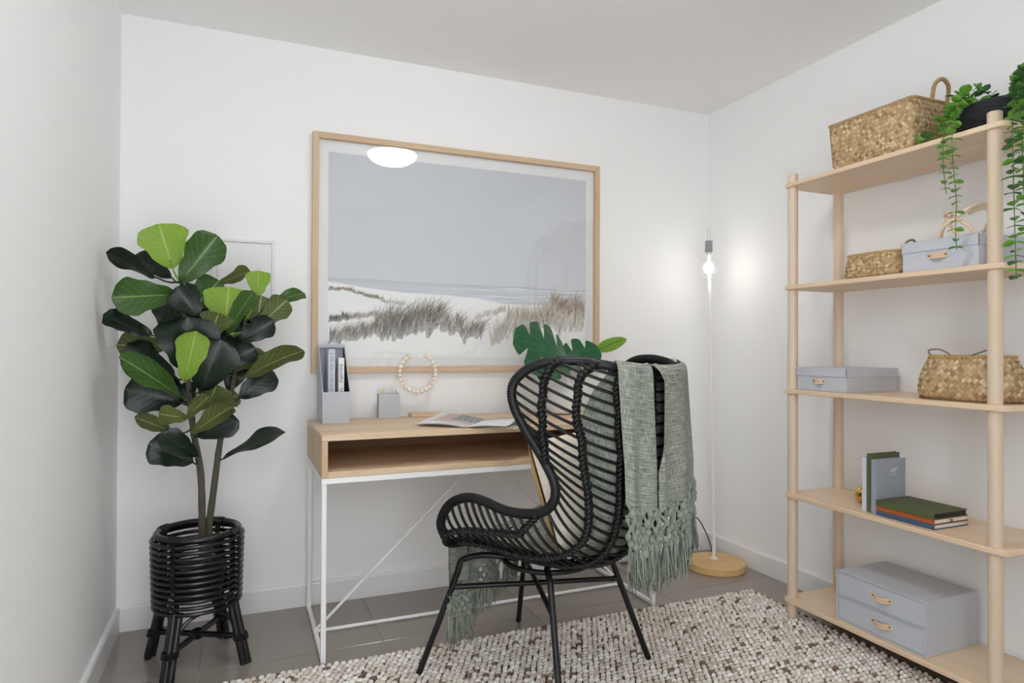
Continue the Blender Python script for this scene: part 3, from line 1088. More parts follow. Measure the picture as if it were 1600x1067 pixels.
# ================================================================== shelf unit
SX0, SX1, SY0, SY1 = 2.105, 2.362, 1.262, 2.045
SH = [.083, .511, .938, 1.364, 1.786]      # middle of each board
PR, ST = .0200, .018
shelf = thing('shelf_unit', 'birch open shelf unit with round posts and five boards', 'shelf unit', ((SX0 + SX1) / 2, (SY0 + SY1) / 2, 0))
ox, oy = (SX0 + SX1) / 2, (SY0 + SY1) / 2
def rrect(x0, x1, y0, y1, r, n=5):
    o = []
    for cx_, cy_, a0 in ((x1 - r, y1 - r, 0), (x0 + r, y1 - r, PI / 2), (x0 + r, y0 + r, PI), (x1 - r, y0 + r, 1.5 * PI)):
        for k in range(n + 1):
            a = a0 + PI / 2 * k / n
            o.append((cx_ + r * math.cos(a), cy_ + r * math.sin(a)))
    return o
brd = MB().prism(rrect(SX0 - ox - .028, SX1 - ox + .028, SY0 - oy - .045, SY1 - oy + .030, .026), -ST / 2, ST / 2, 2, .0025)
b0 = brd.build('board', M['shelf_wood'], shelf, loc=(0, 0, SH[0]))
for z in SH[1:]:
    copy_mesh(b0, shelf, (0, 0, z))
for x in (SX0, SX1):
    for y in (SY0, SY1):
        zb = RUG if x == SX0 else 0.0
        MB().lathe([(PR - .002, zb), (PR, zb + .002), (PR, 1.830), (PR - .003, 1.833)], 24, (x - ox, y - oy, 0)).build('post', M['post_wood'], shelf)
SHT = [z + ST / 2 + .0004 for z in SH]


# ---- woven baskets
def weave(surf, per, hgt, cell, mat, name, parent, lift=.0022, closed=True):
    """diagonal plait: every strip end is its own bulging piece. surf(s, t) -> point, s round 0..per, t up 0..hgt"""
    n = max(8, int(round(per / cell / 2)) * 2)
    cs = per / n
    rows = int(hgt / cell)
    ct = hgt / rows
    v, f = [], []
    rr = random.Random(3)
    def pn(s, t):
        t = min(max(t, 0), hgt)
        e = .003
        p = Vector(surf(s, t))
        a = Vector(surf(s + e, t)) - Vector(surf(s - e, t))
        b_ = Vector(surf(s, min(t + e, hgt))) - Vector(surf(s, max(t - e, 0)))
        nn = a.cross(b_)
        return p, (nn.normalized() if nn.length > 1e-12 else Vector((0, 0, 1)))
    for j in range(rows + 1):
        for i in range(n):
            if (i + j) % 2:
                continue
            d = 1 if i % 2 else -1
            s0, t0 = i * cs, j * ct
            o = len(v)
            h = lift * rr.uniform(.8, 1.3)
            for a in (-1.12, 0, 1.12):
                for c_ in (-.88, 0, .88):
                    # a along the strip, c_ across it
                    s = s0 + (a + c_) * cs * .5
                    t = t0 + d * (a - c_) * ct * .5
                    p, nn = pn(s, t)
                    hh_ = h * (1 - .95 * (a / 1.12) ** 2) - .0007 * abs(c_) + .0004
                    v.append(p + nn * hh_)
            for a in range(2):
                for c_ in range(2):
                    q = (o + a * 3 + c_, o + (a + 1) * 3 + c_, o + (a + 1) * 3 + c_ + 1, o + a * 3 + c_ + 1)
                    f.append(q if d > 0 else q[::-1])
    mb = MB()
    mb.add(v, f)
    o = mb.build(name, mat, parent, smooth='all', kind='stuff')
    nb, mrow = n, rows
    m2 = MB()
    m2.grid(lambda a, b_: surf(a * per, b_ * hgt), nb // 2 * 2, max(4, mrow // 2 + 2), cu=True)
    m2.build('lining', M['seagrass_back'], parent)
    return o


def rr_curve(hx_, hy_, r):
    """rounded rectangle by arc length: returns (perimeter, fn(s)->(x, y)) counter-clockwise"""
    segs = []
    a, b_ = hx_ - r, hy_ - r
    L = [2 * b_, PI * r / 2, 2 * a, PI * r / 2, 2 * b_, PI * r / 2, 2 * a, PI * r / 2]
    per = sum(L)
    def fn(s):
        s = s % per
        k = 0
        while s > L[k]:
            s -= L[k]
            k += 1
            if k == 8:
                k, s = 7, L[7]
        u = s / L[k] if L[k] > 0 else 0
        if k == 0: return (hx_, -b_ + 2 * b_ * u)
        if k == 2: return (a - 2 * a * u, hy_)
        if k == 4: return (-hx_, b_ - 2 * b_ * u)
        if k == 6: return (-a + 2 * a * u, -hy_)
        c_, a0 = {1: ((a, b_), 0), 3: ((-a, b_), PI / 2), 5: ((-a, -b_), PI), 7: ((a, -b_), 1.5 * PI)}[k]
        an = a0 + PI / 2 * u
        return (c_[0] + r * math.cos(an), c_[1] + r * math.sin(an))
    return per, fn


def braid(pts, r, parent, mat, name, closed=False, pitch=.03, strands=2):
    mb = MB()
    P = [Vector(p) for p in pts]
    L = [0.0]
    for i in range(1, len(P)):
        L.append(L[-1] + (P[i] - P[i - 1]).length)
    tot = L[-1] + ((P[0] - P[-1]).length if closed else 0)
    if closed:
        pitch = tot / max(1, round(tot / pitch))
    n = max(8, int(tot / pitch * 8))
    up = Vector((0, 0, 1))
    src = P + ([P[0]] if closed else [])
    Ls = L + ([tot] if closed else [])
    for k in range(strands):
        out = []
        for i in range(n if closed else n + 1):
            d = tot * i / n
            j = max(0, min(len(src) - 2, int(np.searchsorted(Ls, d, side='right')) - 1))
            u = (d - Ls[j]) / max(1e-9, Ls[j + 1] - Ls[j])
            p = src[j].lerp(src[j + 1], u)
            tg = (src[j + 1] - src[j]).normalized()
            nn = up - tg * up.dot(tg)
            nn = nn.normalized() if nn.length > .05 else tg.orthogonal().normalized()
            bb = tg.cross(nn)
            a = 2 * PI * (d / pitch + k / strands)
            out.append(p + (nn * math.cos(a) + bb * math.sin(a)) * r * .55)
        mb.tube(out, r * .62, 6, closed=closed)
    return mb.build(name, mat, parent, smooth='all')


def basket(label, loc, rz, hx0, hy0, hx1, hy1, r, hgt, cell, mat, bulge, handles, rope, hname='handle', handle_r=.005):
    t = thing('woven_basket', label, 'basket', loc, rz)
    per, c0 = rr_curve(1, 1, .5)
    p0, f0 = rr_curve(hx0, hy0, r)
    p1, f1 = rr_curve(hx1, hy1, r)
    per = max(p0, p1)
    def surf(s, t_):
        u = t_ / hgt
        a, b_ = f0(s / per * p0), f1(s / per * p1)
        k = 1 + bulge * math.sin(PI * min(1, u * 1.0)) - (.05 * max(0, 1 - u * 8))
        return ((a[0] * (1 - u) + b_[0] * u) * k, (a[1] * (1 - u) + b_[1] * u) * k, .002 + t_)
    weave(surf, per, hgt, cell, mat, 'plaited_strips', t)
    rim = [surf(per * k / 120, hgt) for k in range(120)]
    braid(rim, .0055, t, rope if mat != M['seagrass'] else M['seagrass_rim'], 'rim_braid', True, .022)
    m = MB()
    m.prism([f0(p0 * k / 60) for k in range(60)], .001, .004)
    m.build('base', M['seagrass_back'], t)
    for pts in handles:
        braid(smooth_path(pts, 24), handle_r, t, rope, hname, False, .018)
    return t


M['seagrass_rim'] = plain('seagrass braid', rgb(184, 150, 100), .8, noise=.25, nscale=90)

# big basket on the top board
hgt = .172
basket('large rectangular brown seagrass basket on the top board of the shelf', (2.232, 1.690, SHT[4]), 0, .125, .166, .137, .174, .018, hgt, .0078, M['seagrass_dark'], .0,
       [[(-.038, -.172, hgt), (-.036, -.180, hgt + .055), (0, -.184, hgt + .078), (.036, -.180, hgt + .055), (.038, -.172, hgt)],
        [(-.038, .172, hgt), (-.036, .180, hgt + .03), (0, .195, hgt + .02), (.036, .190, hgt + .0), (.038, .178, hgt - .03)]], M['rope'], handle_r=.0065)
# small oval basket on the second board
hgt = .086
basket('small oval seagrass basket beside the tabbed box on the second board', (2.190, 1.708, SHT[3]), 0, .084, .122, .076, .114, .070, hgt, .0066, M['seagrass'], .03,
       [[(-.03, -.108, hgt), (-.026, -.116, hgt + .028), (0, -.12, hgt + .040), (.026, -.116, hgt + .028), (.03, -.108, hgt)],
        [(-.04, .104, hgt), (-.03, .108, hgt + .006), (0, .110, hgt + .012), (.03, .108, hgt + .006), (.04, .104, hgt)]], M['rope_grey'], handle_r=.004)
# round bulging basket on the third board
hgt = .140
basket('round bellied seagrass basket on the third board beside the corner post', (2.225, 1.408, SHT[2]), 0, .098, .152, .086, .122, .086, hgt, .0088, M['seagrass'], .10,
       [[(-.06, .09, hgt), (-.064, .10, hgt + .022), (-.055, .07, hgt + .026), (-.066, .03, hgt + .012), (-.074, .02, hgt)],
        [(-.074, -.03, hgt), (-.066, -.06, hgt + .014), (-.05, -.09, hgt + .026), (-.04, -.105, hgt + .02), (-.05, -.10, hgt)]], M['rope_grey'], handle_r=.003)


# ---- boxes
def tab_handle(parent, x, y, z, w=.060, name='leather_tab', drop=.010):
    """strap of leather standing off the face x; two studs"""
    mb = MB()
    n = 14
    def fn(a, b_):
        u = a * 2 - 1
        out = .0022 + .013 * max(0, 1 - (abs(u) / .72) ** 2.4)
        return (x - out, y + u * w / 2, z + (b_ - .5) * .019 - drop * .25 * max(0, 1 - u * u))
    mb.grid(fn, n, 4)
    nf = len(mb.f)
    v0 = len(mb.v)
    mb.grid(lambda a, b_: tuple(np.array(fn(a, b_)) + np.array((.002, 0, 0))), n, 4)
    for i in range(n - 1):
        for j in (0, 3):
            q = (i * 4 + j, (i + 1) * 4 + j, v0 + (i + 1) * 4 + j, v0 + i * 4 + j)
            mb.f.append(q)
    for i in (0, n - 1):
        for j in range(3):
            mb.f.append((i * 4 + j, i * 4 + j + 1, v0 + i * 4 + j + 1, v0 + i * 4 + j))
    o = mb.build(name, M['leather'], parent, smooth='all')
    for s in (-1, 1):
        MB().lathe([(.0028, 0), (.0028, .001), (.0012, .0016)], 10).build('stud', M['stud'], o)
        st = o.children[-1] if len(o.children) else None
        if st:
            st.matrix_local = Matrix.Translation((x - .0028, y + s * w * .43, z)) @ Matrix.Rotation(-PI / 2, 4, 'Y')
    return o


def lidded_box(label, x0, x1, y0, y1, zb, h, lid, tab_y, tab_w=.060):
    cx_, cy_ = (x0 + x1) / 2, (y0 + y1) / 2
    t = thing('storage_box', label, 'box', (cx_, cy_, zb))
    a, b_ = (x1 - x0) / 2, (y1 - y0) / 2
    MB().box(-a + .003, a - .003, -b_ + .003, b_ - .003, 0, h - .004, .001).build('body', M['linen'], t, smooth=False)
    l = MB()
    l.box(-a, a, -b_, b_, h - .004, h, .001)
    l.box(-a, -a + .0025, -b_, b_, h - lid, h - .004, .0006).box(a - .0025, a, -b_, b_, h - lid, h - .004, .0006)
    l.box(-a, a, -b_, -b_ + .0025, h - lid, h - .004, .0006).box(-a, a, b_ - .0025, b_, h - lid, h - .004, .0006)
    l.build('lid', M['linen'], t, smooth=False)
    tab_handle(t, -a + .003, tab_y - cy_, h - lid - .018, tab_w)
    return t


lidded_box('blue grey lidded box with leather tab on the second board, under the cord knot', 2.100, 2.345, 1.305, 1.562, SHT[3], .102, .036, 1.437, .066)
lidded_box('low blue grey lidded box with leather tab at the left of the third board', 2.100, 2.378, 1.782, 2.022, SHT[2], .092, .034, 1.910, .056)

# drawer box on the lowest board
t = thing('drawer_box', 'blue grey desktop box with two drawers on the lowest board', 'drawer box', (2.230, 1.650, SHT[0]))
a, b_, h = .133, .174, .184
th = .004
sh = MB()
sh.box(-a, a, -b_, -b_ + th, 0, h, .0008).box(-a, a, b_ - th, b_, 0, h, .0008)
sh.box(-a, a, -b_ + th, b_ - th, h - th, h, .0008).box(-a, a, -b_ + th, b_ - th, 0, th, .0008)
sh.box(-a, a, -b_ + th, b_ - th, h / 2 - th / 2, h / 2 + th / 2, .0008).box(a - th, a, -b_ + th, b_ - th, th, h - th, .0005)
sh.build('case', M['linen'], t, smooth=False)
for k in range(2):
    z0, z1 = (th + .0015, h / 2 - th / 2 - .002) if k == 0 else (h / 2 + th / 2 + .0015, h - th - .002)
    d = MB()
    d.box(-a + .004, -a + .008, -b_ + th + .002, b_ - th - .002, z0, z1, .0008)
    d.box(-a + .008, a - .01, -b_ + th + .003, -b_ + th + .005, z0, z1 - .004, 0).box(-a + .008, a - .01, b_ - th - .005, b_ - th - .003, z0, z1 - .004, 0)
    d.box(-a + .008, a - .01, -b_ + th + .005, b_ - th - .005, z0, z0 + .002, 0)
    dr = d.build('drawer', M['linen'], t, smooth=False)
    tab_handle(dr, -a + .004, -.012, (z0 + z1) / 2 + .004, .078, 'leather_handle', .016)

# ---- cord knot on the box
t = thing('cord_ornament', 'looped knot of thick cream leather cord on the grey box', 'ornament', (2.205, 1.415, SHT[3] + .1025))
r = .0058
def cordloop(keys, name='cord_loop'):
    return MB().tube(smooth_path(keys, 40), r, 10).build(name, M['cord'], t)
cordloop([(0, .078, .004), (.01, .086, .03), (.012, .074, .064), (.006, .050, .082), (-.012, .026, .090), (-.016, .040, .096), (0, .066, .092), (.01, .060, .070), (0, .040, .04), (-.01, .006, .006)])
cordloop([(-.02, .072, .006), (-.026, .062, .04), (-.014, .030, .070), (0, -.010, .100), (.006, -.050, .108), (.004, -.078, .095), (.0, -.082, .060), (-.004, -.066, .028), (0, -.050, .006)])
cordloop([(.02, .0, .088), (.014, -.030, .096), (.010, -.060, .092), (.012, -.070, .070), (.016, -.060, .034), (.01, -.04, .008)])
cordloop([(-.016, .044, .07), (-.02, .010, .064), (-.016, -.016, .046), (-.012, -.040, .018), (-.01, -.060, .006)])

# ---- books
def book(label, loc, size, mat, rz=0.0, pages='paper', lying=True, group=None, lean=0.0, ribbon=False, emblem=False):
    """size (depth x, length y, thickness): lying flat, or standing with the thickness along y"""
    t = thing('book', label, 'book', loc, rz, group)
    if lying:
        w, l, h = size
        for z0 in (0, h - .0022):
            MB().box(0, w, -l, 0, z0, z0 + .0022, .0006).build('cover', M[mat], t, smooth=False)
        MB().box(0, .0025, -l, 0, .0022, h - .0022, .0003).build('spine', M[mat], t, smooth=False)
        MB().box(.0025, w - .004, -l + .004, -.004, .0022, h - .0022, 0).build('page_block', M[pages], t, smooth=False)
        if ribbon:
            MB().tube([(w * .5, -l + .003, .011), (w * .48, -l - .006, .010), (w * .36, -l - .012, .007)], .0018, 6).build('ribbon', M['ink'], t)
    else:
        w, h, th_ = size
        for y0 in (-th_, -.0022):
            MB().box(0, w, y0, y0 + .0022, 0, h, .0006).build('cover', M[mat], t, smooth=False)
        MB().box(0, .0025, -th_ + .0022, -.0022, 0, h, .0003).build('spine', M[mat], t, smooth=False)
        MB().box(.0025, w - .004, -th_ + .0022, -.0022, .003, h - .004, 0).build('page_block', M[pages], t, smooth=False)
        t.rotation_euler = (lean, 0, rz)
        if emblem:
            e = MB()
            for dx, dz, s in ((.090, .158, .004), (.080, .153, .005), (.097, .152, .004), (.088, .147, .003), (.074, .148, .003), (.103, .160, .003)):
                e.box(dx - s, dx + s, -th_ - .0004, -th_, dz - s * .5, dz + s * .5, 0)
            e.box(.072, .104, -th_ - .0004, -th_, .137, .1385, 0)
            e.build('emblem', M['silver'], t, smooth=False)
    return t


Z4 = SHT[1]
bx = 2.112
book('pale grey book standing at the left end beside the brass ball', (bx + .004, 1.729, Z4), (.150, .196, .018), 'bk_pale', 0, lying=False, group='standing books')
book('olive green book standing between two grey books', (bx + .002, 1.707, Z4), (.150, .212, .016), 'bk_green', 0, pages='paper_black', lying=False, group='standing books')
book('mid grey cloth book with a small silver emblem, standing on the fourth board', (bx, 1.688, Z4), (.150, .194, .022), 'bk_grey', 0, lying=False, group='standing books', emblem=True)
book('blue book lying at the bottom of the small stack', (2.108, 1.664, Z4), (.168, .212, .0165), 'bk_blue', 0, group='stacked books')
book('rust brown book with a ribbon in the middle of the stack', (2.108, 1.664, Z4 + .0168), (.168, .212, .0165), 'bk_rust', 0, group='stacked books', ribbon=True)
book('olive green book lying on top of the stack', (2.106, 1.665, Z4 + .0336), (.170, .213, .0200), 'bk_green', 0, pages='paper_black', group='stacked books')

# brass ball with a ribbed lower half
t = thing('brass_ball', 'small round brass ornament with a ribbed lower half behind the books', 'ornament', (2.215, 1.800, Z4))
br = .034
MB().lathe([(br * math.sin(a), br + br * math.cos(a)) for a in [PI / 2 * k / 10 for k in range(10, -1, -1)]], 32).build('upper_half', M['gold'], t)
for k in range(6):
    a0, a1 = PI / 2 + k * .235, PI / 2 + (k + 1) * .235
    pr = [(br * math.sin(a0 + (a1 - a0) * q) * (1 + .02 * math.sin(PI * q)) + .0001, br + br * math.cos(a0 + (a1 - a0) * q)) for q in (1, .75, .5, .25, 0)]
    MB().lathe(pr, 32).build('rib', M['gold'], t)

# ---- trailing plant
t = thing('trailing_plant', 'trailing green vine in a charcoal woven bowl on the top board', 'plant', (2.240, 1.330, SHT[4]))
pot = MB()
pf = []
nring = 12
for k in range(nring * 4 + 1):
    u = k / (nring * 4)
    r_ = .082 + .030 * math.sin(PI * (.12 + .76 * u)) + .0022 * math.cos(2 * PI * u * nring)
    pf.append((r_, u * .100))
pf += [(.088, .100), (.084, .09), (.08, .05)]
pot.lathe(pf, 40, sy=1.12)
pot.build('bowl', M['pot_dark'], t)
MB().lathe([(.001, .088), (.092, .088), (.092, .084)], 24, cap=False).build('soil', M['soil'], t)
lm = MB()
lm.grid(lambda a, b: ((.5 - abs(a - .5)) * 0 + (b - .5) * 2 * .48 * math.sin(PI * min(1, a * .92 + .08)) ** .6, a, .10 * (b - .5) ** 2 * 4 - .25 * (a - .3) ** 2), 6, 5)
lm_o = {}
for key in ('vine_leaf', 'vine_leaf_dark'):
    mm = MB()
    mm.uv = list(lm.uv)
    mm.v, mm.f = list(lm.v), list(lm.f)
    o = mm.build('leaf', M[key], None, smooth='all')
    lm_o[key] = o.data
    bpy.data.objects.remove(o)


def vine(keys, size, step, dark=.2, n=40, pairs=True, seed=1):
    r_ = random.Random(seed)
    pts = [Vector(p) for p in smooth_path(keys, n)]
    vo = MB().tube(pts, .0014, 5).build('vine', M['vine_stem'], t)
    acc, k = 0.0, 0
    for i in range(1, n):
        acc += (pts[i] - pts[i - 1]).length
        if acc < step:
            continue
        acc = 0
        k += 1
        tg = (pts[i] - pts[i - 1]).normalized()
        az = k * 1.57 + r_.uniform(-.4, .4)
        for sgn in ((0, PI) if pairs else (0,)):
            az2 = az + sgn
            o1 = tg.orthogonal().normalized()
            o2 = tg.cross(o1)
            out = (o1 * math.cos(az2) + o2 * math.sin(az2) + tg * .25 + Vector((0, 0, .1))).normalized()
            nn = (Vector((0, 0, 1)) + Vector((r_.uniform(-.5, .5), r_.uniform(-.5, .5), 0)))
            nn = nn - out * nn.dot(out)
            nn.normalize()
            sd = out.cross(nn)
            s = size * r_.uniform(.7, 1.25) * (1 - .25 * i / n)
            Mx = Matrix((sd, out, nn)).transposed().to_4x4()
            Mx.translation = pts[i]
            key = 'vine_leaf_dark' if r_.random() < dark else 'vine_leaf'
            place(lm_o[key], 'leaf', vo, Mx @ Matrix.Diagonal((s, s, s, 1)))


# local to the pot: -x is towards the room, -y towards the viewer
vine([(-.05, .04, .10), (-.11, .040, .125), (-.150, .032, .090), (-.180, .030, .0), (-.183, .026, -.10), (-.180, .018, -.22), (-.184, .018, -.30), (-.182, .016, -.372)], .027, .018, .12, seed=2)
vine([(-.04, .06, .10), (-.10, .072, .115), (-.150, .066, .07), (-.178, .060, -.02), (-.184, .056, -.10), (-.180, .050, -.19)], .025, .018, .1, seed=3)
vine([(-.03, .07, .10), (-.09, .095, .10), (-.120, .11, .05), (-.135, .125, .022), (-.140, .150, .014), (-.145, .180, .012)], .034, .015, .05, seed=4)
vine([(-.02, .03, .10), (-.06, .05, .135), (-.10, .06, .14), (-.13, .058, .10), (-.145, .05, .05)], .034, .014, .1, seed=5)
vine([(0, 0, .10), (-.02, .02, .14), (-.05, .03, .16), (-.075, .025, .155)], .028, .012, .7, seed=6)
vine([(.02, -.03, .10), (-.02, -.07, .15), (-.06, -.10, .165), (-.10, -.12, .14)], .03, .011, .75, seed=7)
vine([(.0, -.04, .10), (-.05, -.08, .14), (-.09, -.125, .12), (-.12, -.135, .06), (-.15, -.140, .01)], .03, .012, .6, seed=8)
vine([(-.02, -.05, .10), (-.08, -.11, .13), (-.13, -.130, .08), (-.160, -.132, -.02), (-.165, -.136, -.14), (-.168, -.140, -.27), (-.165, -.142, -.40), (-.170, -.146, -.47)], .033, .0145, .3, seed=9)
vine([(0, -.06, .10), (-.06, -.13, .12), (-.12, -.150, .06), (-.150, -.152, -.06), (-.155, -.158, -.20), (-.155, -.162, -.36)], .033, .015, .25, seed=10)

# ================================================================== floor lamp
LB = (2.238, 2.672)
t = thing('floor_lamp', 'white pole floor lamp with a bare globe bulb and round pine base', 'floor lamp', (LB[0], LB[1], 0))
R0 = .142
MB().lathe([(R0 - .003, .0), (R0, .003), (R0, .034), (R0 - .003, .037), (.001, .0372)], 64, cap=False).build('base', M['lamp_wood'], t)
px_, py_ = .012, .030
MB().lathe([(.020, .0372), (.020, .041), (.012, .043)], 24, (px_, py_, 0)).build('flange', M['white_metal'], t)
MB().tube([(px_, py_, .040), (px_ - .024, py_ + .014, 1.66)], .0085, 14).build('pole', M['white_metal'], t)
MB().tube([(px_ - .024, py_ + .014, 1.66), (px_ - .0255, py_ + .0146, 1.725)], .0065, 14).build('pole_tip', M['chrome'], t)
bc = Vector((px_ - .024 - .031, py_ + .014 - .037, 1.515))
MB().lathe([(.0185, .083), (.0185, .140), (.017, .143), (.004, .1432)], 24, bc).build('socket', M['grey_socket'], t)
MB().tube([bc + Vector((0, 0, .120)), Vector((px_ - .0236, py_ + .014, 1.645))], .0055, 10).build('bracket', M['grey_socket'], t)
bulb = [(.012, .088), (.013, .072), (.018, .058)] + [(.0475 * math.sin(a), .0475 * math.cos(a)) for a in [.45 + (PI - .45) * k / 16 for k in range(17)]]
bu = MB().lathe([(max(r_, .0006), z) for r_, z in bulb], 32, bc, cap=False).build('bulb', M['bulb_glass'], t)
MB().ball(bc + Vector((0, 0, .004)), .026, .026, .030, 16, 12).build('filament', M['filament'], bu)
MB().lathe([(.0105, .070), (.0105, .090)], 16, bc).build('bulb_cap', M['chrome'], bu)
g0 = at(1080, 805, YB - .02) - Vector((LB[0], LB[1], 0))
lo = Vector((LB[0], LB[1], 0))
ck = [tuple(g0)] + [tuple(at(x, y, Yc) - lo) for x, y, Yc in ((1092, 812, 2.91), (1103, 832, 2.89), (1110, 850, 2.88), (1111, 861, 2.87), (1104, 868, 2.87))]
ck = [(x, y, max(z, .006)) for x, y, z in ck] + [(-.06, .205, .006), (-.15, .21, .006), (-.26, .22, .006), (-.42, .22, .006)]
MB().tube(smooth_path(ck, 70), .0030, 8).build('cord', M['cable'], t)
MB().ball(g0, .012, .016, .012).build('plug', M['cable'], t)

# ================================================================== cane planter
PC = (-.131, 2.580)
t = thing('planter', 'black cane planter basket on four splayed legs in the corner', 'planter', (PC[0], PC[1], 0), math.radians(17))
BR, BZ0, BZ1 = .147, .205, .452
nh = 12
hoop = None
for k in range(nh):
    z = BZ0 + .008 + (BZ1 - .020 - BZ0) * k / (nh - 1)
    r_ = BR * (.955 + .045 * k / (nh - 1))
    ring = [(r_ * math.cos(2 * PI * q / 64), r_ * math.sin(2 * PI * q / 64), z) for q in range(64)]
    MB().tube(ring, .0072, 8, closed=True).build('hoop', M['cane'], t)
zr = BZ1 + .006
ring = [((BR - .016) * math.cos(2 * PI * q / 72), (BR - .016) * math.sin(2 * PI * q / 72), zr) for q in range(72)]
rim = MB().tube(ring, .0125, 12, closed=True).build('rim', M['cane'], t)
LA = [math.radians(a) for a in (45, 135, 225, 315)]
for a in LA:
    # upright inside the hoops
    c_, s_ = math.cos(a), math.sin(a)
    MB().tube([((BR - .022) * c_, (BR - .022) * s_, BZ0 - .01), ((BR - .020) * c_, (BR - .020) * s_, BZ1)], .009, 10).build('upright', M['cane'], t)
    # lashing on the rim
    da = .16
    lash = MB()
    for q in range(11):
        aa = a - da + 2 * da * q / 10
        cc = Vector(((BR - .016) * math.cos(aa), (BR - .016) * math.sin(aa), zr))
        rd = Vector((math.cos(aa), math.sin(aa), 0))
        lash.tube([cc + (rd * math.cos(w) + Vector((0, 0, 1)) * math.sin(w)) * .0140 for w in [2 * PI * e / 10 for e in range(10)]], .0021, 5, closed=True)
    lash.build('lashing', M['rattan'], rim)
    # knots where hoops are tied to the upright
    tie = MB()
    for k in range(nh):
        z = BZ0 + .008 + (BZ1 - .020 - BZ0) * k / (nh - 1)
        r_ = BR * (.955 + .045 * k / (nh - 1))
        for sg in (-1, 1):
            tie.tube([((r_ + .006) * math.cos(a - sg * .05), (r_ + .006) * math.sin(a - sg * .05), z - .010), ((r_ + .0095) * c_, (r_ + .0095) * s_, z), ((r_ + .006) * math.cos(a + sg * .05), (r_ + .006) * math.sin(a + sg * .05), z + .010)], .0022, 5)
    tie.build('cane_ties', M['rattan'], t)
    # leg: a bundle of three poles
    p0, p1 = Vector(((BR - .022) * c_, (BR - .022) * s_, BZ0 + .012)), Vector((.176 * c_, .176 * s_, 0))
    tg = Vector((-s_, c_, 0))
    lg = MB()
    rd = Vector((c_, s_, 0))
    for o_ in (tg * .0125 + rd * .002, tg * -.0125 + rd * .002, rd * .013):
        lg.tube([p0 + o_, p1 + o_], .0118, 10)
    leg = lg.build('leg', M['cane'], t)
    b_ = MB()
    for zz in (.085, .092, .099):
        u = 1 - zz / (BZ0 + .012)
        cc = p0.lerp(p1, u) + rd * .005
        b_.tube([cc + tg * .0265 * math.cos(w) + rd * .0225 * math.sin(w) for w in [2 * PI * e / 20 for e in range(20)]], .0032, 6, closed=True)
    b_.build('binding', M['rattan'], leg)
for k in range(4):
    a, b_ = LA[k], LA[(k + 1) % 4]
    p, q = Vector((math.cos(a), math.sin(a), 0)), Vector((math.cos(b_), math.sin(b_), 0))
    if b_ < a:
        pass
    L0, L1 = p * .158 + Vector((0, 0, .098)), q * .158 + Vector((0, 0, .098))
    m0 = (p * .142 + q * .142) * .5 + Vector((0, 0, BZ0 - .006))
    d0 = (q - p).normalized()
    pts = []
    for e in range(21):
        w = PI * e / 20
        c0 = (L0 + L1) * .5
        hw_ = (L1 - L0).length / 2 - .018
        pts.append(c0 - d0 * hw_ * math.cos(w) + (m0 - c0) * math.sin(w) ** .8)
    MB().tube(pts, .0062, 8).build('arch', M['cane'], t)
for a in (LA[0], LA[1]):
    p = Vector((math.cos(a), math.sin(a), 0)) * .150
    MB().tube([p + Vector((0, 0, .093)), -p + Vector((0, 0, .093))], .0105, 10).build('cross_stretcher', M['cane'], t)
kn = MB()
for w in range(5):
    kn.tube([Vector((.0145 * math.cos(v_) * (1 + .1 * w), (w - 2) * .006, .093 + .0145 * math.sin(v_))) for v_ in [2 * PI * e / 14 for e in range(14)]], .0032, 6, closed=True)
kn.build('centre_lashing', M['rattan'], t)

# ================================================================== fiddle leaf fig
t = thing('fiddle_leaf_fig', 'tall fiddle leaf fig with two thin trunks in the black cane planter', 'plant', (PC[0], PC[1], 0))
FO = Vector((PC[0], PC[1], 0))
pot_prof = [(.075, .222), (.090, .330), (.094, .340), (.090, .338)]
MB().lathe(pot_prof, 24).build('nursery_pot', M['nursery'], t)
MB().lathe([(.001, .332), (.088, .332)], 24, cap=False).build('soil', M['soil'], t)
YF = PC[1]
stem_px = [[(317, 860, 0), (316, 832, 0), (314, 744, -.01), (304, 684, -.02), (297, 630, -.02), (291, 560, -.02), (287, 490, -.01), (284, 440, 0)],
           [(327, 860, .01), (326, 832, .01), (333, 772, .01), (345, 684, .02), (360, 620, .03), (372, 560, .02), (383, 500, .01)]]
stems = []
for sp_ in stem_px:
    keys = [tuple(at(x, y, YF + d) - FO) for x, y, d in sp_]
    keys[0] = (keys[0][0], keys[0][1], .320)
    pts = smooth_path(keys, 48)
    n = len(pts)
    rr = [.0140 - .0080 * (i / (n - 1)) + .0012 * math.sin(i * 1.9) * (i % 3 == 0) for i in range(n)]
    MB().tube(pts, rr, 10).build('trunk', M['bark'], t)
    stems.append([Vector(p) for p in pts])


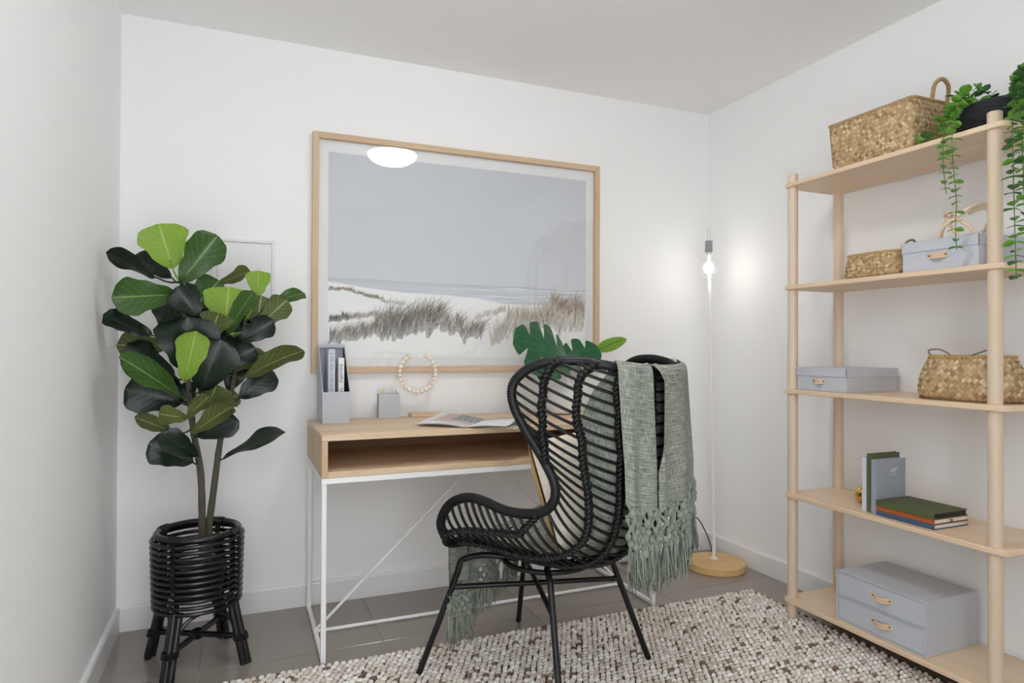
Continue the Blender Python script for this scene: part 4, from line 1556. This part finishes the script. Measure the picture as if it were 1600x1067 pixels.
def fig_leaf(bx_, by_, tx_, ty_, wpx, mat, db=0.0, dt=0.0, under=False, curve=.10, fold=.18, seed=0):
    """blade from its stalk end to its tip; pixel guides give direction and size, db/dt the depth"""
    r_ = random.Random(seed * 13 + 5)
    B = at(bx_, by_, YF + db) - FO
    Tp = at(tx_, ty_, YF + dt) - FO
    ax = Tp - B
    L = ax.length
    ax.normalize()
    mid = (B + Tp) / 2 + FO
    view = (CAM - mid)
    dist = view.length
    view.normalize()
    wapp = wpx / F_PX * dist
    wapp *= 1.16
    real = max(wapp, L * .54)
    nv_ = (view - ax * view.dot(ax)).normalized()
    roll = math.acos(max(.12, min(1, wapp / real)))
    # which way the blade turns: upper side towards the ceiling unless we look at its underside
    upv = Vector((0, 0, 1)) - ax * ax.z
    sd0 = ax.cross(nv_)
    sgn = 1 if sd0.dot(upv) < 0 else -1
    if under:
        sgn = -sgn
    nrm = nv_ * math.cos(roll) + ax.cross(nv_) * math.sin(roll) * -sgn
    nrm.normalize()
    sd = nrm.cross(ax).normalized()
    prof = [(0, .05), (.06, .26), (.14, .44), (.24, .56), (.36, .66), (.5, .82), (.64, .96), (.75, 1.0), (.85, .93), (.93, .72), (.98, .42), (1.0, .10)]
    pu, pw = [p[0] for p in prof], [p[1] for p in prof]
    ph = r_.uniform(0, 6)
    cv = curve * (1 if not under else -1) * r_.uniform(.6, 1.3)
    def fn(a, b):
        v = b * 2 - 1
        w = float(np.interp(a, pu, pw)) * real / 2
        z = -cv * L * (a - .35) ** 2 * 1.4 + fold * abs(v) * w * (1 if not under else -1)
        z += .07 * L * math.sin(a * 8 + ph + (1.5 if v > 0 else 0)) * abs(v) ** 2 * .5
        w *= 1 + .05 * math.sin(a * 19 + ph * 2 + v)
        return B + ax * (a * L) + sd * (v * w) + nrm * z
    mb = MB()
    mb.grid(fn, 18, 9)
    # keep the blade off the two walls
    lim_y, lim_x = YB - .012 - FO.y, XL + .010 - FO.x
    mb.v = [(max(p[0], lim_x + .0), min(p[1], lim_y), p[2]) for p in mb.v]
    # stalk to the nearest trunk
    best = min((q for s_ in stems for q in s_[8:]), key=lambda q: (q - B).length + (0 if q.z < B.z + .02 else .05))
    if (best - B).length < .24:
        midp = (best + B) / 2 + Vector((0, 0, -.010))
        mb.tube(smooth_path([tuple(best), tuple(midp), tuple(B), tuple(B + ax * .03)], 8), [.0042, .0038, .0034, .003, .0028, .0026, .0024, .002], 6)
    return mb.build('leaf', M[mat], t, smooth='all')


def z1(x, y):
    return 140 + x / 2.964, 330 + y / 2.964


def z2(x, y):
    return 140 + x / 2.5, 640 + y / 2.5


Bt, Md, Dk, Un = 'leaf_bright', 'leaf_mid', 'leaf_dark', 'leaf_under'
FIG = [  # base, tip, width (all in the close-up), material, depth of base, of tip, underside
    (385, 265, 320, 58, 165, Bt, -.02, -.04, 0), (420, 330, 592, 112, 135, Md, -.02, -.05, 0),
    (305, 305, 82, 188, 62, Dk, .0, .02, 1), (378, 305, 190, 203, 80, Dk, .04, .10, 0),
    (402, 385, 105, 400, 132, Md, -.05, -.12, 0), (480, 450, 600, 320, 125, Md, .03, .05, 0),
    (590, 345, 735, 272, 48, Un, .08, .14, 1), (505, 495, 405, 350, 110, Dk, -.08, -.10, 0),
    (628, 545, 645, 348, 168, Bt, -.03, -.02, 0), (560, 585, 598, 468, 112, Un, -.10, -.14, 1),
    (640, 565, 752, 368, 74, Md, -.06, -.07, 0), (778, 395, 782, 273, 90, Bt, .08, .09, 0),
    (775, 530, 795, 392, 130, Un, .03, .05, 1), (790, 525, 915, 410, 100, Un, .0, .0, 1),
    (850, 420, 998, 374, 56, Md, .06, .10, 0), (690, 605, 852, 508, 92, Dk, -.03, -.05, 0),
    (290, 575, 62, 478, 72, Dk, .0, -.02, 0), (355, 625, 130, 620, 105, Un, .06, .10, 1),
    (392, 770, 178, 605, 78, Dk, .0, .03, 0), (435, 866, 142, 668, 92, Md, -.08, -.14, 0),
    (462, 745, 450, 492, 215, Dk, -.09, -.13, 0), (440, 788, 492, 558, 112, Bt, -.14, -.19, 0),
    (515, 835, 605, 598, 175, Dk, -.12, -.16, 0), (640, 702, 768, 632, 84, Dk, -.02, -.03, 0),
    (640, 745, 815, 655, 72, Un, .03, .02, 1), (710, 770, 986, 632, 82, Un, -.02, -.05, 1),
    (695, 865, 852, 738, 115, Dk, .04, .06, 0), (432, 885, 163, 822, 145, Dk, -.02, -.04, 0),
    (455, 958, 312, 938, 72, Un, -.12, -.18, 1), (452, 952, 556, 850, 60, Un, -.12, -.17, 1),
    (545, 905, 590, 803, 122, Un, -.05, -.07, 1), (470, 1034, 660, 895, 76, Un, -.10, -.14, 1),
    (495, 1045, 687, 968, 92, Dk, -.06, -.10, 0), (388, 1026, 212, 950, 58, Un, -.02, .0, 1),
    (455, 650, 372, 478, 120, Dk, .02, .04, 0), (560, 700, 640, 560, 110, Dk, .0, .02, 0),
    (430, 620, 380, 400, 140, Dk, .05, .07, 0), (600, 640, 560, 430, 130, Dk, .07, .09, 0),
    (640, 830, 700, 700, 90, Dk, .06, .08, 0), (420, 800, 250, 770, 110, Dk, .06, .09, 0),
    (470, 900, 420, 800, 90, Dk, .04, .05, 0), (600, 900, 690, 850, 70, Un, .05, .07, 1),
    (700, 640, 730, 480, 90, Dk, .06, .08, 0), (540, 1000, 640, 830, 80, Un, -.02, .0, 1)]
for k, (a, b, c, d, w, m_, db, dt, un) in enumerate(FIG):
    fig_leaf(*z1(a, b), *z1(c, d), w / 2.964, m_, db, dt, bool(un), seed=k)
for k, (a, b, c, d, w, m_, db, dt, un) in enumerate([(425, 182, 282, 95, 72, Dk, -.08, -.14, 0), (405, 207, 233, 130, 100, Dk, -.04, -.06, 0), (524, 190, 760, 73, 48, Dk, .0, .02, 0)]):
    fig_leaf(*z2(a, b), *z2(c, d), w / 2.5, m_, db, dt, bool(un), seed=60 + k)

# ================================================================== wing armchair
CH = (.956, 2.063)
CRZ = math.atan2(.512, .859)                 # local +y is where the sitter looks, +x the sitter's right
chair = thing('wing_chair', 'black rattan wing armchair with slim metal legs, turned to the desk', 'armchair', (CH[0], CH[1], 0), CRZ)
#        centre (y, z)    rim (y, z)    half width
KEY = [(-.470, 1.045, -.330, 1.076, .240), (-.470, .945, -.222, 1.070, .302), (-.466, .860, -.148, 1.022, .330), (-.460, .775, -.138, .960, .335),
       (-.450, .690, -.172, .880, .322), (-.436, .615, -.222, .802, .306), (-.410, .545, -.264, .728, .300), (-.365, .484, -.262, .672, .300),
       (-.300, .440, -.215, .634, .306), (-.210, .415, -.115, .626, .320), (-.100, .406, -.025, .648, .330), (.000, .410, .045, .648, .334),
       (.080, .420, .115, .612, .330), (.150, .432, .160, .545, .318), (.190, .440, .158, .490, .290)]
NK = len(KEY) - 1


def shell(u, s, off=0.0):
    """u 0 (top of the back) .. 1 (front edge of the seat), s -1 .. 1 across; off pushes outwards"""
    cy, cz, ry, rz_, w = catmull(KEY, u * NK)
    a = s * PI / 2
    k = 1 - math.cos(a)
    p = Vector((w * math.sin(a), cy + (ry - cy) * k, cz + (rz_ - cz) * k))
    if off:
        e = 1e-3
        du = shell(min(u + e, 1), s) - shell(max(u - e, 0), s)
        ds = shell(u, min(s + e, 1)) - shell(u, max(s - e, -1))
        n_ = ds.cross(du)
        if n_.length > 1e-12:
            n_.normalize()
            p = p - n_ * off if n_.dot(Vector((0, .05, .75)) - Vector((0, p.y, p.z)) * 1.0 + Vector((0, 0, 0)) - Vector((p.x, 0, 0))) > 0 else p + n_ * off
    return p


# rods: evenly spaced along the shell
us = np.linspace(0, 1, 400)
ln = [0.0]
for i in range(1, 400):
    ln.append(ln[-1] + .5 * (shell(us[i], 0) - shell(us[i - 1], 0)).length + .5 * (shell(us[i], .8) - shell(us[i - 1], .8)).length)
NR = 35
for k in range(1, NR):
    u = float(np.interp(ln[-1] * k / NR, ln, us))
    MB().tube([shell(u, s) for s in np.linspace(-1, 1, 33)], .0050, 6).build('rod', M['rattan'], chair)
# rim wrapped in cord
loop = [shell(u, 1) for u in np.linspace(0, 1, 120)] + [shell(1, s) for s in np.linspace(1, -1, 60)[1:-1]] + [shell(u, -1) for u in np.linspace(1, 0, 120)] + [shell(0, s) for s in np.linspace(-1, 1, 60)[1:-1]]
A_ = np.array([tuple(p) for p in loop])
for _ in range(5):
    A_ = (np.roll(A_, 1, 0) + 2 * A_ + np.roll(A_, -1, 0)) / 4
dl = np.concatenate([[0], np.cumsum(np.linalg.norm(np.diff(np.vstack([A_, A_[:1]]), axis=0), axis=1))])
NRING = int(dl[-1] / .0034)
NRING -= NRING % 2
A2 = np.vstack([A_, A_[:1]])
q = np.linspace(0, dl[-1], NRING, endpoint=False)
rp_ = np.stack([np.interp(q, dl, A2[:, c_]) for c_ in range(3)], 1)
MB().tube([tuple(p) for p in rp_], [.0158 if i % 2 else .0128 for i in range(NRING)], 9, closed=True).build('rim', M['rattan'], chair, smooth='all')


def spine_braid(fn, u0, u1, n=60, r=.0066):
    pts = [fn(u0 + (u1 - u0) * i / (n - 1)) for i in range(n)]
    mb = MB()
    L = [0.0]
    for i in range(1, n):
        L.append(L[-1] + (pts[i] - pts[i - 1]).length)
    m = int(L[-1] / .0045)
    for k in range(3):
        out = []
        for i in range(m + 1):
            d = L[-1] * i / m
            j = min(n - 2, int(np.searchsorted(L, d, side='right')) - 1)
            p = pts[j].lerp(pts[j + 1], (d - L[j]) / max(1e-9, L[j + 1] - L[j]))
            tg = (pts[j + 1] - pts[j]).normalized()
            o1 = Vector((1, 0, 0)) - tg * tg.x
            o1 = o1.normalized() if o1.length > .1 else tg.orthogonal().normalized()
            o2 = tg.cross(o1)
            a = 2 * PI * (d / .042 + k / 3)
            out.append(p + o1 * math.sin(a) * .0095 + o2 * math.sin(2 * a) * .0055)
        mb.tube(out, r, 6)
    return mb.build('spine', M['rattan'], chair, smooth='all')


uW0, uW1 = 5.2 / NK, 8.1 / NK
for sg in (-1, 1):
    # wing spine runs from the top rim to the waist, arm spine from the waist to the arm front
    spine_braid(lambda u: shell(u, sg * float(np.interp(u * NK, [.55, 1.2, 2, 3, 4.2, 5.2], [1.0, .90, .82, .80, .86, .985]))), .55 / NK, uW0)
    spine_braid(lambda u: shell(u, sg * float(np.interp(u * NK, [8.1, 9, 10.5, 12, 13.2, 14], [.985, .80, .70, .70, .78, .95]))), uW1, 1)
    spine_braid(lambda u: shell(u, sg * float(np.interp(u * NK, [0, 1.5, 3, 6, 8, 10, 14], [.84, .66, .58, .62, .56, .46, .52]))), 0, 1, 90)
    spine_braid(lambda u: shell(u, sg * float(np.interp(u * NK, [0, 1.5, 3, 6, 8, 10, 14], [.56, .40, .35, .37, .32, .24, .26]))), 0, 1, 90)
    spine_braid(lambda u: shell(u, sg * float(np.interp(u * NK, [0, 1.5, 3, 6, 14], [.2, .14, .12, .13, .08]))), 0, 1, 90)

# metal base
for sx in (-1, 1):
    for sy in (-1, 1):
        zb = RUG if not (sx == 1 and sy == 1) else 0.0
        f_ = Vector((sx * .285, sy * .285, zb))
        k_ = Vector((sx * .188, sy * .178, .392))
        e_ = Vector((sx * .155, sy * .125 - .02, .414))
        i_ = Vector((sx * .08, sy * .060 - .04, .398))
        pts = [f_ + (k_ - f_) * (i / 10) for i in range(10)] + [tuple(p) for p in smooth_path([tuple(f_ + (k_ - f_) * .92), tuple(k_), tuple(e_), tuple(i_)], 12)[3:]]
        lg = MB().tube(pts, .0102, 12).build('leg', M['black_metal'], chair)
        MB().tube([f_ + Vector((0, 0, -.0005)), f_ + (k_ - f_) * .02], .0110, 12).build('foot_cap', M['black_metal'], lg)
for sx in (-1, 1):
    MB().tube([(sx * .210, .205, .300), (-sx * .210, -.205, .300)], .0090, 12).build('stretcher', M['black_metal'], chair)
ring = [(.16 * math.cos(2 * PI * k / 40), -.05 + .15 * math.sin(2 * PI * k / 40), .398) for k in range(40)]
MB().tube(ring, .009, 10, closed=True).build('seat_ring', M['black_metal'], chair)

# ---- cushion leaning in the chair
CM = Matrix.Translation((CH[0], CH[1], 0)) @ Matrix.Rotation(CRZ, 4, 'Z')
cl = CM @ Vector((-.035, -.215, .492))
cu = thing('cushion', 'square cushion, cream and mustard, leaning inside the armchair', 'cushion', cl, CRZ)
cu.rotation_euler = (math.radians(-19), 0, CRZ + math.radians(3))


def cushion_half(sgn, mat, name):
    def fn(a, b):
        x, z = (a * 2 - 1), (b * 2 - 1)
        k = (1 - abs(x) ** 2.6) * (1 - abs(z) ** 2.6)
        pin = 1 - .07 * (abs(x) ** 2) * (1 - abs(z)) - .0
        pin2 = 1 - .07 * (abs(z) ** 2) * (1 - abs(x))
        wr = .004 * math.sin(x * 9 + z * 4) * k
        return (x * .172 * pin2, sgn * (.004 + .058 * max(0, k) ** .55 + wr), .172 + z * .172 * pin)
    return MB().grid(fn, 26, 26).build(name, M[mat], cu, smooth='all')


cushion_half(-1, 'cushion_cream', 'back_panel')
cushion_half(1, 'cushion_tan', 'front_panel')

# ---- throw blanket
throw = thing('throw_blanket', 'sage green woven throw with knotted fringe draped through the armchair', 'throw', (CH[0], CH[1], 0), CRZ)


def back_fall(a, d):
    """a 0..1 along the top rim (viewer's left to right), d metres down from the rim"""
    s = -.72 + a * 1.42
    top_ = shell(0, s) + Vector((0, 0, .019))
    # falls behind the back
    k = min(1, d / .035)
    out = Vector((.35 * math.sin(s * PI / 2), -1, 0)).normalized()
    p = top_ + out * (.022 * math.sin(k * PI / 2)) + Vector((0, 0, -.022 * (1 - math.cos(k * PI / 2)) - max(0, d - .02)))
    g_ = min(1, d / .30)
    prof_ = float(np.interp(a, [0, .06, .15, .23, .28, .31, .38, .54, .75, .9, 1], [.020, .028, .018, .010, .002, .020, .022, .022, .016, .004, -.012]))
    fold = prof_ * (.35 + .65 * g_) + .008 * math.sin(a * 26 + d * 2.5) * g_
    p = p + out * (fold + .010)
    # gathers in a little as it falls on the left, opens on the right
    side = Vector((out.y * -1, out.x, 0))
    p = p + Vector((math.cos(0), 0, 0)) * (.055 * d * (1 - a) + .012 * d * a)
    return p


NB = 64
hem = [.405 + .014 * math.sin(a * 7) - .046 * max(0, a - .45) * 1.8 for a in np.linspace(0, 1, NB)]


def hem_at(a):
    return float(np.interp(a, np.linspace(0, 1, NB), hem))


def slit(d):
    # the right hand fold is tucked behind the left one and only meets it lower down
    return .285 + .075 * max(0.0, 1 - (d / .31) ** 1.5) * min(1, max(0, d - .012) / .03)


mb = MB()
mb.grid(lambda a, b: back_fall(a * .28, b * hem_at(a * .28)), 30, 48)
mb.uv = [(u * .28, v * .9, 0) for u, v, _ in mb.uv]
n0 = len(mb.uv)


def right_fold(a, b):
    d = b * hem_at(.28 + .72 * a)
    s_ = slit(d)
    return back_fall(s_ + (1 - s_) * a, d)


mb.grid(right_fold, 44, 48)
mb.uv = mb.uv[:n0] + [(.28 + u * .72, v * .9, 0) for u, v, _ in mb.uv[n0:]]
mb.build('back_fall', M['throw'], throw, smooth='all')

# the part that lies inside the chair
def inner(a, b):
    s = -.64 + a * 1.30
    u = b * .93
    sp_ = s * float(np.interp(u, [0, .1, .5, 1], [1, .92, .80, .85]))
    cy, cz, ry, rz_, w = catmull(KEY, u * NK)
    p = shell(u, sp_)
    inward = Vector((0, -.05, .80)) - Vector((p.x * .8, p.y, p.z)) if u < .55 else Vector((-p.x * .3, 0, 1))
    inward.normalize()
    lift_ = .019 + .006 * math.sin(a * 17 + u * 9) + .020 * (1 if .55 < u < .8 else 0) * math.sin(a * PI)
    top_ = shell(0, s) + Vector((0, 0, .019))
    k = min(1, u / .03)
    return top_ * (1 - k) + (p + inward * lift_) * k
mb = MB()
mb.grid(inner, 40, 70)
mb.uv = [(u, v * 2, 0) for u, v, _ in mb.uv]
mb.build('inner_fold', M['throw'], throw, smooth='all')


def front_fall(a, d):
    """hangs over the front edge of the seat; a from the viewer's left"""
    x = -.235 + a * .42
    y = .200 + .020 * math.sin(min(1, d / .04) * PI / 2) - .02 * (abs(x) / .25) ** 2 + .012 * math.sin(a * 21) * min(1, d / .1) + .004 * math.sin(a * 47)
    z0 = .470 - .012 * (1 - (x / .25) ** 2) - .02
    return Vector((x + .012 * math.sin(a * 9 + 1) * d * 2, y - .03 * d, z0 + .012 - max(0, d - .02)))
fhem = [float(np.interp(a, [0, .18, .35, .6, 1], [.205, .215, .16, .12, .07])) for a in np.linspace(0, 1, 40)]
mb = MB()
mb.grid(lambda a, b: front_fall(a, b * float(np.interp(a, np.linspace(0, 1, 40), fhem))), 40, 22)
mb.uv = [(u, v * .45, 0) for u, v, _ in mb.uv]
mb.build('front_fall', M['throw'], throw, smooth='all')
mb = MB()
mb.grid(lambda a, b: shell(.93, (-.60 + a * 1.30) * .85) .lerp(front_fall(a, 0), b) + Vector((0, 0, .022 * (1 - b) + .008 * math.sin(b * PI))), 30, 6)
mb.uv = [(u, v * .1, 0) for u, v, _ in mb.uv]
mb.build('edge_fold', M['throw'], throw, smooth='all')

KNOT = MB().ball((0, 0, 0), .0102, .0090, .0118, 8, 6).build('knot', M['yarn'], throw)
KNOT_ME = KNOT.data
bpy.data.objects.remove(KNOT)


def fringe(edge, net, tassel, cols, rows, seed):
    """edge(a) -> point on the hem; net of knots below it, then tassels"""
    r_ = random.Random(seed)
    P_ = {}
    for j in range(rows + 1):
        for i in range(cols):
            a = (i + (.5 if j % 2 else .0) + .25) / cols
            if a > 1:
                a = 1.0
            p = edge(a) + Vector((r_.gauss(0, .0025), r_.gauss(0, .003), -net * j / rows + r_.gauss(0, .003)))
            P_[(i, j)] = p
    cordm = MB()
    for (i, j), p in P_.items():
        if j > 0:
            Mx = Matrix.Translation(p) @ Matrix.Rotation(r_.uniform(-.7, .7), 4, 'Y') @ Matrix.Rotation(r_.uniform(0, 3), 4, 'Z')
            place(KNOT_ME, 'knot', throw, Mx @ Matrix.Diagonal((r_.uniform(.85, 1.2),) * 3 + (1,)))
        if j < rows:
            for di in ((0, 1) if j % 2 else (-1, 0)):
                q_ = P_.get((i + di, j + 1))
                if q_ is not None:
                    m_ = (p + q_) / 2 + Vector((r_.gauss(0, .002), r_.gauss(0, .003), 0))
                    cordm.tube([p, m_, q_], .0050, 5, cap=False)
    cordm.build('knotted_net', M['yarn'], throw, smooth='all', kind='stuff')
    for i in range(cols):
        p = P_[(i, rows)]
        tm = MB()
        for k in range(15):
            an = r_.uniform(0, 2 * PI)
            sp_ = r_.uniform(.002, .013)
            L = tassel * r_.uniform(.72, 1.12)
            e = Vector((math.cos(an) * sp_, math.sin(an) * sp_, 0))
            pts = [p + e * .15, p + e * .7 + Vector((r_.gauss(0, .002), r_.gauss(0, .002), -L * .35)), p + e + Vector((r_.gauss(0, .004), r_.gauss(0, .004), -L * .7)),
                   p + e * 1.1 + Vector((r_.gauss(0, .006), r_.gauss(0, .006), -L))]
            tm.tube(smooth_path(pts, 6), [.0022, .0021, .0020, .0018, .0016, .0010], 4)
        tm.build('tassel', M['yarn_fine'], throw, smooth='all')


fringe(lambda a: back_fall(a, float(np.interp(a, np.linspace(0, 1, NB), hem)) - .004), .108, .120, 23, 5, 11)
fringe(lambda a: front_fall(a, float(np.interp(a, np.linspace(0, 1, 40), fhem)) - .004), .075, .100, 20, 4, 12)
